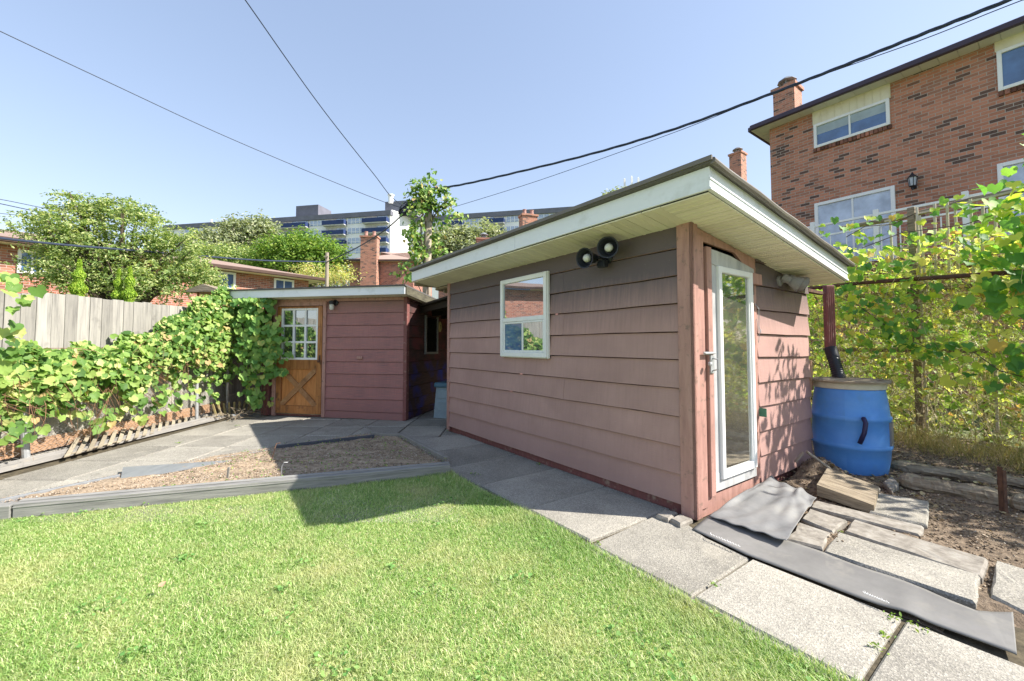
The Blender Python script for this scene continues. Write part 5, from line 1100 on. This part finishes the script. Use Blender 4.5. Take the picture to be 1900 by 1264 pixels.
n = 700; P = inbed(n); m_ = (P[:, 0] > -3.0); P = P[m_]; P[:, 2] += rng.uniform(0, .03, len(P)); leaves('weeds', P, rvec(len(P), .4)+np.array([0, 0, 1.]), rvec(len(P)), rng.uniform(.012, .03, len(P)), GRAPEDK, None, (OL, OLF)); tag(bpy.data.objects['weeds'], 'tiny green weeds sprouting in the raised bed', 'weeds', kind='stuff')
# weeds in the joints
W_ = []
for px, py in ((330, 822), (1325, 1085), (1400, 1020), (1640, 1175), (1625, 1200), (1000, 862), (880, 880), (440, 790), (1560, 990), (1845, 1110), (1700, 1160), (1660, 1150), (1110, 1010), (835, 800), (150, 800), (70, 850)):
    c = G(px, py, 0)
    for k in range(14): W_.append((c.x+random.gauss(0, .018), c.y+random.gauss(0, .022), random.uniform(.0, .012)))
W_ = np.array(W_); tag(leaves('weeds', W_, rvec(len(W_), .5)+np.array([0, 0, 1.]), rvec(len(W_)), rng.uniform(.01, .022, len(W_)), LIME, None, (OL, OLF)), 'tiny yellow green weeds growing in the slab joints', 'weeds', kind='stuff')
c = G(297, 1106); tag(leaves('fallen_leaf', np.array([[c.x, c.y, .045]]), np.array([[.1, -.5, .8]]), np.array([[.1, .9, .3]]), np.array([.035]), mat('tan leaf', (.5, .33, .2), None, None, 5, (1, 1, 1), .8, 0), None, (HL, HLF), origin=(c.x, c.y, .04)), 'single tan fallen leaf lying on the lawn at lower left', 'leaf')
# ------------------------------------------------------------------ right side: loose slabs, sheets, beam, timbers
def rockslab(name, px, ztop, th, label, m=CONC2, cat='slab', tilt=0, group=None):
    pts = [G(x, y, ztop) for x, y in px]; c = sum(pts, Vector())/len(pts); ph = sum(ord(ch) for ch in label)*.37
    P = []
    for i, p in enumerate(pts):
        q = pts[(i+1) % len(pts)]; l = (q-p).length; k = max(2, int(l/.08))
        for j in range(k): e = p.lerp(q, j/k); P.append(e+(e-c).normalized()*random.uniform(-.006, .006))
    nP = len(P); b = MB(); tl = lambda p: (p.x-c.x)*tilt
    rings = [[Vector((p.x, p.y, p.z-th)) for p in P], [Vector((p.x, p.y, p.z-.012+tl(p))) for p in P], [p+(c-p).normalized()*.012+Z*(tl(p)) for p in P], [p+(c-p)*.5+Z*(random.uniform(-.003, .003)+tl(p)*.5) for p in P]]
    V = [v for r in rings for v in r]+[c]; F = []
    for r in range(3):
        for i in range(nP): j = (i+1) % nP; F.append((r*nP+i, r*nP+j, (r+1)*nP+j, (r+1)*nP+i))
    for i in range(nP): F.append((3*nP+i, 3*nP+(i+1) % nP, 4*nP))
    ar = sum((P[i].x*P[(i+1) % nP].y-P[(i+1) % nP].x*P[i].y) for i in range(nP))
    if ar < 0: F = [f[::-1] for f in F]
    b.add(V, F); return tag(obj(name, b, m, None, U, origin=c), label, cat, group)
LG = 'loose slabs right of the path'
rockslab('concrete_slab', [(1528, 1021), (1554, 986), (1819, 1068), (1813, 1118)], .03, .08, 'long loose concrete slab beside the grey rubber strip, nearest the path', CONC, tilt=.012, group=LG)
rockslab('concrete_slab', [(1565, 984), (1583, 963), (1832, 1036), (1823, 1070)], .032, .08, 'narrow long concrete slab lying behind the slab by the rubber strip', CONC2, group=LG)
rockslab('concrete_slab', [(1502, 940), (1512, 928), (1713, 976), (1708, 992)], .034, .06, 'low brownish slab running behind the small white stones towards the square slab', CONC2, group=LG)
rockslab('concrete_slab', [(1624, 913), (1723, 930), (1721, 974), (1612, 949)], .036, .05, 'square slab dappled with shade right of the tilted timber block', CONC, group=LG)
rockslab('stone_block', [(1487, 962), (1502, 943), (1572, 965), (1545, 986)], .036, .06, 'upper whitish stone block between the tarp and the long slabs', CONC2, group=LG)
rockslab('stone_block', [(1458, 1000), (1482, 968), (1543, 988), (1526, 1016)], .03, .06, 'lower whitish stone block touching the rubber strip', CONC2, group=LG)
rockslab('concrete_slab', [(1838, 1104), (1848, 1038), (1960, 1075), (1975, 1170)], .03, .07, 'slab at the right picture edge above the strip end', CONC, group=LG)
rockslab('stone_block', [(1637, 893), (1655, 884), (1668, 895), (1655, 912)], .05, .08, 'small rough stone at the right foot of the barrel', CONC2, group=LG)
rockslab('stone_block', [(1560, 905), (1600, 893), (1635, 905), (1600, 918)], .04, .08, 'flat stone in front of the barrel foot', CONC2, group=LG)
for (pp, lab) in (([(1216, 954), (1232, 944), (1258, 950), (1240, 963)], 'left whitish stone chip near the shed corner'), ([(1244, 962), (1262, 953), (1286, 962), (1262, 972)], 'right whitish stone chip touching the shed corner')): rockslab('stone_chip', pp, .03, .03, lab, CONC2, 'stone')
# rubber strip
lo = [(1285, 983), (1384, 1031), (1490, 1070), (1591, 1108), (1720, 1155), (1863, 1208), (1887, 1217)]; hi = [(1318, 958), (1436, 996), (1528, 1026), (1620, 1061), (1716, 1096), (1812, 1136), (1880, 1141)]
def loft(A, B, na, nb, zf, th):
    A = [Vector(p) for p in A]; B = [Vector(p) for p in B]
    def smp(L_, t): k = min(int(t*(len(L_)-1)), len(L_)-2); return L_[k].lerp(L_[k+1], t*(len(L_)-1)-k)
    g = [[smp(A, i/na).lerp(smp(B, i/na), j/nb) for j in range(nb+1)] for i in range(na+1)]
    V = []; 
    for i in range(na+1):
        for j in range(nb+1): V.append(g[i][j]+Z*zf(i/na, j/nb))
    top = len(V); V += [v-Z*th for v in V]; w_ = nb+1; F = []
    for i in range(na):
        for j in range(nb): f = (i*w_+j, (i+1)*w_+j, (i+1)*w_+j+1, i*w_+j+1); F += [f, tuple(x+top for x in f[::-1])]
    rim_ = [i*w_ for i in range(na+1)]+[na*w_+j for j in range(1, nb+1)]+[i*w_+nb for i in range(na-1, -1, -1)]+[j for j in range(nb-1, 0, -1)]
    for a, c in zip(rim_, rim_[1:]+rim_[:1]): F.append((a, a+top, c+top, c))
    n0 = (V[F[0][1]]-V[F[0][0]]).cross(V[F[0][2]]-V[F[0][0]])
    if n0.z < 0: F = [f[::-1] for f in F]
    return MB().add(V, F)
b = loft([G(x, y, .002) for x, y in lo], [G(x, y, .03) for x, y in hi], 90, 12, lambda s, t: .006+.003*math.sin(s*9+t*2)+.003*math.sin(s*21+2)*t+.012*math.exp(-((s-.62)/.04)**2)*(1-t)+.02*max(0, s-.9)*10*t*.6, .006)
strip = tag(obj('rubber_strip', b, RUBBER, None, U, True, origin=G(1590, 1080)), 'long grey rubber strip lying diagonally along the edge of the path', 'rubber strip')
for (x0, y0, x1, y1) in ((1318, 992, 1375, 1016), (1603, 1101, 1652, 1121)):
    b = MB()
    for k in range(11):
        a_ = G(x0+(x1-x0)*k/11, y0+(y1-y0)*k/11, .036); e_ = G(x0+(x1-x0)*(k+.7)/11, y0+(y1-y0)*(k+.7)/11, .036); up_ = Vector((.006, .012, 0))*random.uniform(.6, 1.4)
        b.box(a_, e_-a_, up_*.5, Z*.002); b.box(a_, (e_-a_)*.25, up_*1.5, Z*.002)
    obj('printed_mark', b, WHITE, strip)
cr = {'a': G(1316, 960, .04), 'b': G(1428, 888, .08), 'c': G(1515, 925, .07), 'd': G(1459, 1006, .06)}
b = loft([cr['a'].lerp(cr['d'], k/6) for k in range(7)], [cr['b'].lerp(cr['c'], k/6)+V_*0 for k in range(7)], 70, 60, lambda s, t: .010+.024*t*(1.25-t)*1.6*abs(math.sin(s*7+t*2.2+1.3*math.sin(t*5+s*3)))**1.6+.010*t*(1.2-t)*abs(math.sin(s*15-t*6+2*math.sin(s*5)))**2+.008*math.sin(t*6+s*11+2*math.sin(s*9))*(.2+t)+.004*math.sin(t*19-s*23+2*math.sin(t*8))+.03*math.exp(-((s-.7)**2/.012+(t-.8)**2/.04)), .004)
tag(obj('tarp', b, TARP, None, U, True, origin=(cr['a']+cr['c'])/2), 'crumpled grey tarp lying on the ground in front of the glazed door', 'tarp')
# tilted timber block
p = [G(1516, 915, .05), G(1622, 950, .03), G(1631, 915, .04), G(1536, 884, .06)]; c = p[0]
b = MB(); hgt = [.065, .045, .05, .075]; b.hexa([x-Z*.02 for x in p]+[x+Z*h for x, h in zip(p, hgt)])
for k in range(len(b.f)): pass
tag(obj('timber_block', b, OLDWOOD, None, (p[1]-p[0]), origin=c), 'tilted weathered timber block in front of the blue barrel', 'timber block')
b = MB(); p = [G(1473, 868, .1), G(1492, 840, .1)]
for (x0, y0, x1, y1, w_) in ((1478, 860, 1492, 843, .03), (1500, 842, 1546, 876, .035)): a_ = at(x0, y0, 3.7); e_ = at(x1, y1, 3.66); b.box(a_, e_-a_, (0, w_, .0), (0, 0, .02), .003)
tag(obj('broken_tile', b, PALECONC, None, origin=S(-.1, 1.7, .1)), 'pale broken edging pieces on the earth mound by the barrel', 'edging pieces')
# timbers
FP = Plane((4.05, 5.75), (1.25, -3.25)); fpn = FP.n if FP.n.x < 0 else -FP.n
def log(p, q_, r, label, m=OLDWOOD, flat=.75):
    p, q_ = Vector(p), Vector(q_); d = (q_-p); n = Vector((-d.y, d.x, 0)).normalized(); b = MB(); V = []; F = []; K = 14; M_ = 26
    for i in range(M_+1):
        t_ = i/M_; c = p.lerp(q_, t_); e_ = min(1, .55+t_*8, .55+(1-t_)*8)
        for k in range(K):
            a_ = 2*math.pi*k/K; rr_ = r*e_*(1+.1*math.sin(k*2.3+i*.35)+.07*math.sin(i*1.3+k)+random.uniform(-.05, .05)); V.append(c+n*math.cos(a_)*rr_*1.1+Z*(math.sin(a_)*rr_*flat+r*flat))
    for i in range(M_):
        for k in range(K): F.append((i*K+k, (i+1)*K+k, (i+1)*K+(k+1) % K, i*K+(k+1) % K))
    F += [tuple(range(K)), tuple(range(M_*K, (M_+1)*K))[::-1]]
    b.add(V, F); return tag(obj('timber', b, m, None, d, origin=p), label, 'timber', 'old timbers at the foot of the right fence')
log(G(1670, 905, -.02), G(1862, 942, -.02), .085, 'thick rotten timber in front, left of the rusty stake')
log(G(1655, 872, 0), G(1850, 905, 0), .065, 'thinner timber lying behind the thick rotten one')
log(G(1878, 945, -.02), G(2010, 975, -.02), .08, 'rotten timber right of the rusty stake at the picture edge')
log(G(1850, 897, .02), G(1990, 925, .02), .055, 'grey timber behind the stake at the picture edge')
c = G(1868, 952); b = MB(); b.box(c-Vector((.012, 0, .1)), (.026, 0, 0), (0, .008, 0), (0, 0, .4), .002); b.box(c-Vector((.012, -.008, .1)), (.008, 0, 0), (0, .03, 0), (0, 0, .42)); tag(obj('stake', b, RUST, None, origin=c), 'rusty angle iron stake at the fence timbers, right edge', 'stake')
# chain link fence on the right
t = thing('chain_link_fence', FP.p(1.2, 0), 'rusty chain link fence with a heavy brown top rail on the right', 'fence')
PR = lambda s, z, o=0: FP.o+FP.d*s+fpn*o+Z*z
rt = lambda s: 1.98-.04*s
obj('wire_mesh', chainlink('', PR, -.3, 3.9, .05, lambda s: rt(s), RUST, .0027, .066), RUST, t)
b = MB(); b.tube([PR(s, rt(s)+.012*math.sin(s*2.2)) for s in np.linspace(-.6, 4.2, 24)], .024, 10); obj('top_rail', b, RUST, t, smooth=True)
for s in (-.3, 2.75): obj('post', MB().tube([PR(s, -.1, -.03), PR(s, rt(s)-.02, -.03)], .022, 8), RUST, t)
# arbour of old posts and laths beyond the fence
t = thing('garden_arbour', PR(1.3, 0, -.4), 'old wooden arbour with grey posts and pale laths beyond the right fence', 'arbour')
def fp_at(px, py, o):
    pl = Plane((FP.o.x+fpn.x*o, FP.o.y+fpn.y*o), (FP.d.x, FP.d.y)); return pl.hit(px, py)
for px, w_ in ((1688, .07),):
    s, z = fp_at(px, 380, -.35); obj('post', MB().box(PR(s, -.05, -.35), FP.d*w_, fpn*w_, Z*(z-.0), .006), OLDWOOD, t, FP.d)
s0, z0 = fp_at(1560, 424, -.35); s1, z1 = fp_at(1880, 362, -.35); b = MB(); p, q_ = PR(s0, z0, -.35), PR(s1+.6, z1, -.35); b.tube([p, p.lerp(q_, .3)-Z*.02, p.lerp(q_, .6)+Z*.02, q_], .03, 8); obj('beam', b, OLDWOOD, t)
s0, z0 = fp_at(1690, 545, -.35); b = MB(); b.box(PR(0, z0, -.36), FP.d*3, fpn*.03, Z*.05); b.box(PR(0, z0-.7, -.36), FP.d*3, fpn*.03, Z*.05); obj('rail', b, OLDWOOD, t, FP.d)
PALEL = mat('pale laths', (.62, .57, .46), (.45, .41, .32), None, 6, (1, 1, 1), .85, .1, island=.15)
for px, y0, y1 in ((1702, 385, 800), (1712, 400, 560), (1730, 380, 520), (1752, 372, 530), (1770, 380, 500), (1800, 370, 520), (1815, 380, 500), (1840, 370, 470), (1650, 410, 500), (1840, 600, 800)):
    s, z = fp_at(px, y0, -.3); _, zb = fp_at(px, y1, -.3); obj('lath', MB().box(PR(s, zb, -.3+random.uniform(-.02, .02)), FP.d*.022+Z*random.uniform(-.005, .005), fpn*.01, Z*(z-zb)+FP.d*random.uniform(-.03, .03)), PALEL, t, FP.d)
for y0 in (468, 412): s, z = fp_at(1640, y0, -.3); s1, z1 = fp_at(1900, y0-8, -.3); obj('lath', MB().box(PR(s, z, -.32), FP.d*2.2, fpn*.01, Z*.02), PALEL, t, FP.d)
# dry vine thicket beyond the fence
vt = thing('dry_vine_thicket', PR(1.5, 0, -.6), 'dense sunlit thicket of dry vines and small yellow leaves behind the right fence', 'vine thicket')
def prs(s, o, z): return np.array([FP.o.x, FP.o.y, 0])+np.outer(s, FP.d)+np.outer(o, fpn)+np.stack([s*0, s*0, z], 1)
n = 5600; s = rng.uniform(-.5, 4.4, n); o = -rng.uniform(.04, .75, n); topz = 2.32-.05*s+.12*np.sin(s*5)+.08*np.sin(s*13); z = rng.uniform(0.02, 1, n)**.9*topz
P = prs(s, o, z); leaves('foliage', P, rvec(n)+np.array([-.3, -.3, .6]), rvec(n)+np.array([0, 0, -.6]), rng.uniform(.02, .06, n), DRYL, vt, (HL, HLF))
n = 4600; s = rng.uniform(-.3, 4.4, n); o = -rng.uniform(.02, .9, n); z = rng.uniform(.0, 1.7, n); a0 = prs(s, o, z); a1 = a0+np.stack([rng.normal(0, .16, n), rng.normal(0, .16, n), rng.uniform(.05, .6, n)], 1)
stems('stem', a0, a1, rvec(n, .06), rng.uniform(.0015, .0042, n), STRAW, vt)
n = 3600; s = rng.uniform(-.6, 4.2, n); o = -rng.uniform(.0, .6, n); z = .35+2.12*rng.beta(1.6, 1.05, n)+.09*np.sin(s*6)
leaves('foliage', prs(s, o, z), rvec(n, .5)+np.array([-.1, -.6, .7]), rvec(n, .6)+np.array([0, 0, -1.]), rng.uniform(.035, .105, n), leafmat('yellowing vine leaves', [(0, (.2, .38, .1)), (.35, (.4, .58, .16)), (.7, (.68, .74, .24)), (.9, (.86, .82, .36)), (1, (.66, .38, .18))], .55), vt, (GL, GLF))
n = 1700; s = rng.uniform(.1, 3.6, n); o = -rng.uniform(.2, .6, n); z = rng.uniform(1.6, 2.2, n); a0 = prs(s, o, z); a1 = a0+np.stack([rng.normal(0, .2, n), rng.normal(0, .2, n), rng.normal(0.02, .2, n)], 1); a1[:, 2] = np.minimum(a1[:, 2], 2.6)
stems('stem', a0, a1, rvec(n, .06), rng.uniform(.0015, .004, n), STRAW, vt)
# green leafy shrub mass further back that closes the view
vt = thing('leafy_shrub', PR(1.6, 0, -2.0), 'dark green shrubs in the neighbour garden behind the dry thicket', 'shrub')
n = 4200; s = rng.uniform(-1.6, 4.5, n); o = -1.9+rng.normal(0, .25, n); z = rng.uniform(0, 1, n)*(1.5+.2*np.sin(s*3)); leaves('foliage', prs(s, o, z), rvec(n)+np.array([-.4, -.4, .5]), rvec(n)+np.array([0, 0, -.8]), rng.uniform(.06, .13, n), TREEG, vt, (HL, HLF))
b = MB(); [b.tube([PR(s, -.1, -1.9), PR(s+random.uniform(-.2, .2), 1.8, -1.9+random.uniform(-.1, .1))], [.03, .008], 6) for s in (-1.2, -.5, .2, 1, 1.8, 2.6, 3.4, 4.1)]; obj('trunk', b, BARK, vt)
# big grape leaves on the fence
vt = thing('grape_vine', PR(2.2, 0, .05), 'broad leaved grape vine with large backlit leaves scrambling over the right fence', 'vine')
Q = []; SZ = []
for (px, py, r, k, o, sz) in ((1560, 545, 22, 14, .1, .1), (1600, 565, 30, 22, .1, .09), (1640, 590, 32, 26, .1, .09), (1655, 625, 28, 22, .12, .085), (1690, 640, 28, 20, .12, .085), (1620, 640, 26, 14, .1, .08), (1700, 600, 22, 12, .1, .08), (1730, 660, 24, 14, .12, .085), (1780, 650, 26, 14, .12, .1), (1790, 690, 20, 8, .14, .11), (1860, 690, 26, 12, .14, .1), (1890, 660, 24, 8, .14, .12),
                         (1580, 500, 24, 14, .08, .085), (1620, 480, 22, 9, .08, .1), (1640, 500, 20, 8, .08, .12), (1680, 495, 22, 9, .08, .11), (1740, 545, 26, 7, .06, .12), (1850, 420, 30, 11, .16, .13), (1885, 395, 30, 10, .16, .13), (1890, 440, 28, 9, .2, .14), (1840, 470, 28, 14, .12, .12), (1870, 520, 30, 16, .22, .15), (1840, 540, 26, 10, .2, .13), (1890, 560, 24, 10, .2, .13), (1860, 380, 22, 8, .1, .12), (1822, 400, 20, 7, .05, .12), (1810, 345, 8, 1, -.1, .16), (1845, 345, 12, 3, -.05, .12), (1880, 340, 14, 3, 0, .1),
                         (1765, 368, 14, 4, -.1, .11), (1735, 388, 12, 3, -.15, .1), (1800, 390, 18, 5, -.1, .1), (1570, 418, 14, 4, -.2, .12), (1620, 410, 10, 3, -.2, .11), (1650, 400, 8, 2, -.2, .11), (1600, 440, 24, 9, -.2, .09), (1530, 425, 10, 4, -.3, .08), (1660, 440, 24, 8, -.2, .09), (1700, 430, 20, 6, -.2, .09), (1900, 480, 24, 14, .2, .13), (1760, 450, 26, 8, -.1, .08), (1940, 400, 34, 10, .1, .13), (1960, 480, 36, 10, .1, .13), (2000, 420, 40, 12, .1, .13)):
    s_, z_ = fp_at(px, py, o); Y_ = (PR(s_, z_, o)).y; rr_ = r/FPX*Y_*.75
    for j in range(k): Q.append(tuple(PR(s_+random.gauss(0, rr_), z_+random.gauss(0, rr_*.8), o+random.gauss(0, .05)))); SZ.append(sz*random.uniform(.65, 1.1))
for j in range(210): Q.append((4.66+max(-.3, random.gauss(0, .22)), 3.40+min(.22, random.gauss(0, .18)), 2.56+max(-.5, min(.42, random.gauss(0, .28))))); SZ.append(random.uniform(.06, .12))
Q = np.array(Q); SZ = np.array(SZ); hi_ = Q[:, 2] > 1.72+.0*Q[:, 0]
leaves('foliage', Q, np.tile([-.35, -.65, .6], (len(Q), 1))+rvec(len(Q), .38), rvec(len(Q), .4)+np.array([-.1, -.1, -1.]), SZ, GRAPER, vt, (GL, GLF))
for a_, c_ in (((1540, 545), (1730, 650)), ((1600, 460), (1900, 380)), ((1760, 640), (1900, 700)), ((1570, 440), (1700, 395))):
    p = PR(*fp_at(*a_, .08)[:2], .08); q_ = PR(*fp_at(*c_, .1)[:2], .1); obj('runner', MB().tube([p, p.lerp(q_, .3)+Z*.05, p.lerp(q_, .7)-Z*.04, q_], .005, 5), BARK, vt)
n = 900; u_ = rng.uniform(-2.2, .3, n); v_ = np.clip(rng.normal(2.5, .45, n), 1.3, 3.4); P = np.array([[*S(a_, c_, soilz(a_, c_)+.012)] for a_, c_ in zip(u_, v_)])
tag(leaves('leaf_litter', P, rvec(n, .35)+np.array([0, 0, 1.]), rvec(n), rng.uniform(.015, .045, n), leafmat('litter', [(0, (.12, .08, .045)), (.6, (.36, .25, .14)), (1, (.5, .45, .25))], .1), None, (HL, HLF)), 'brown leaf litter scattered over the earth by the right fence', 'leaf litter', kind='stuff')
# tall dry grass along the foot of the fence
n = 7500; s = rng.uniform(-.2, 4.0, n); o = rng.uniform(-.3, .22, n); a0 = prs(s, o, s*0+.0); a1 = a0+np.stack([rng.normal(-.05, .1, n), rng.normal(-.05, .1, n), rng.uniform(.05, .34, n)], 1)
tag(stems('dry_grass', a0, a1, rvec(n, .02), rng.uniform(.001, .0025, n), leafmat('dry grass', [(0, (.26, .32, .1)), (.5, (.56, .48, .22)), (1, (.78, .68, .46))], .35), None), 'tangled dry grass at the foot of the right fence', 'grass', kind='stuff')
# overhanging vine shoots that dapple the end wall (grow from the fence over the shed corner)
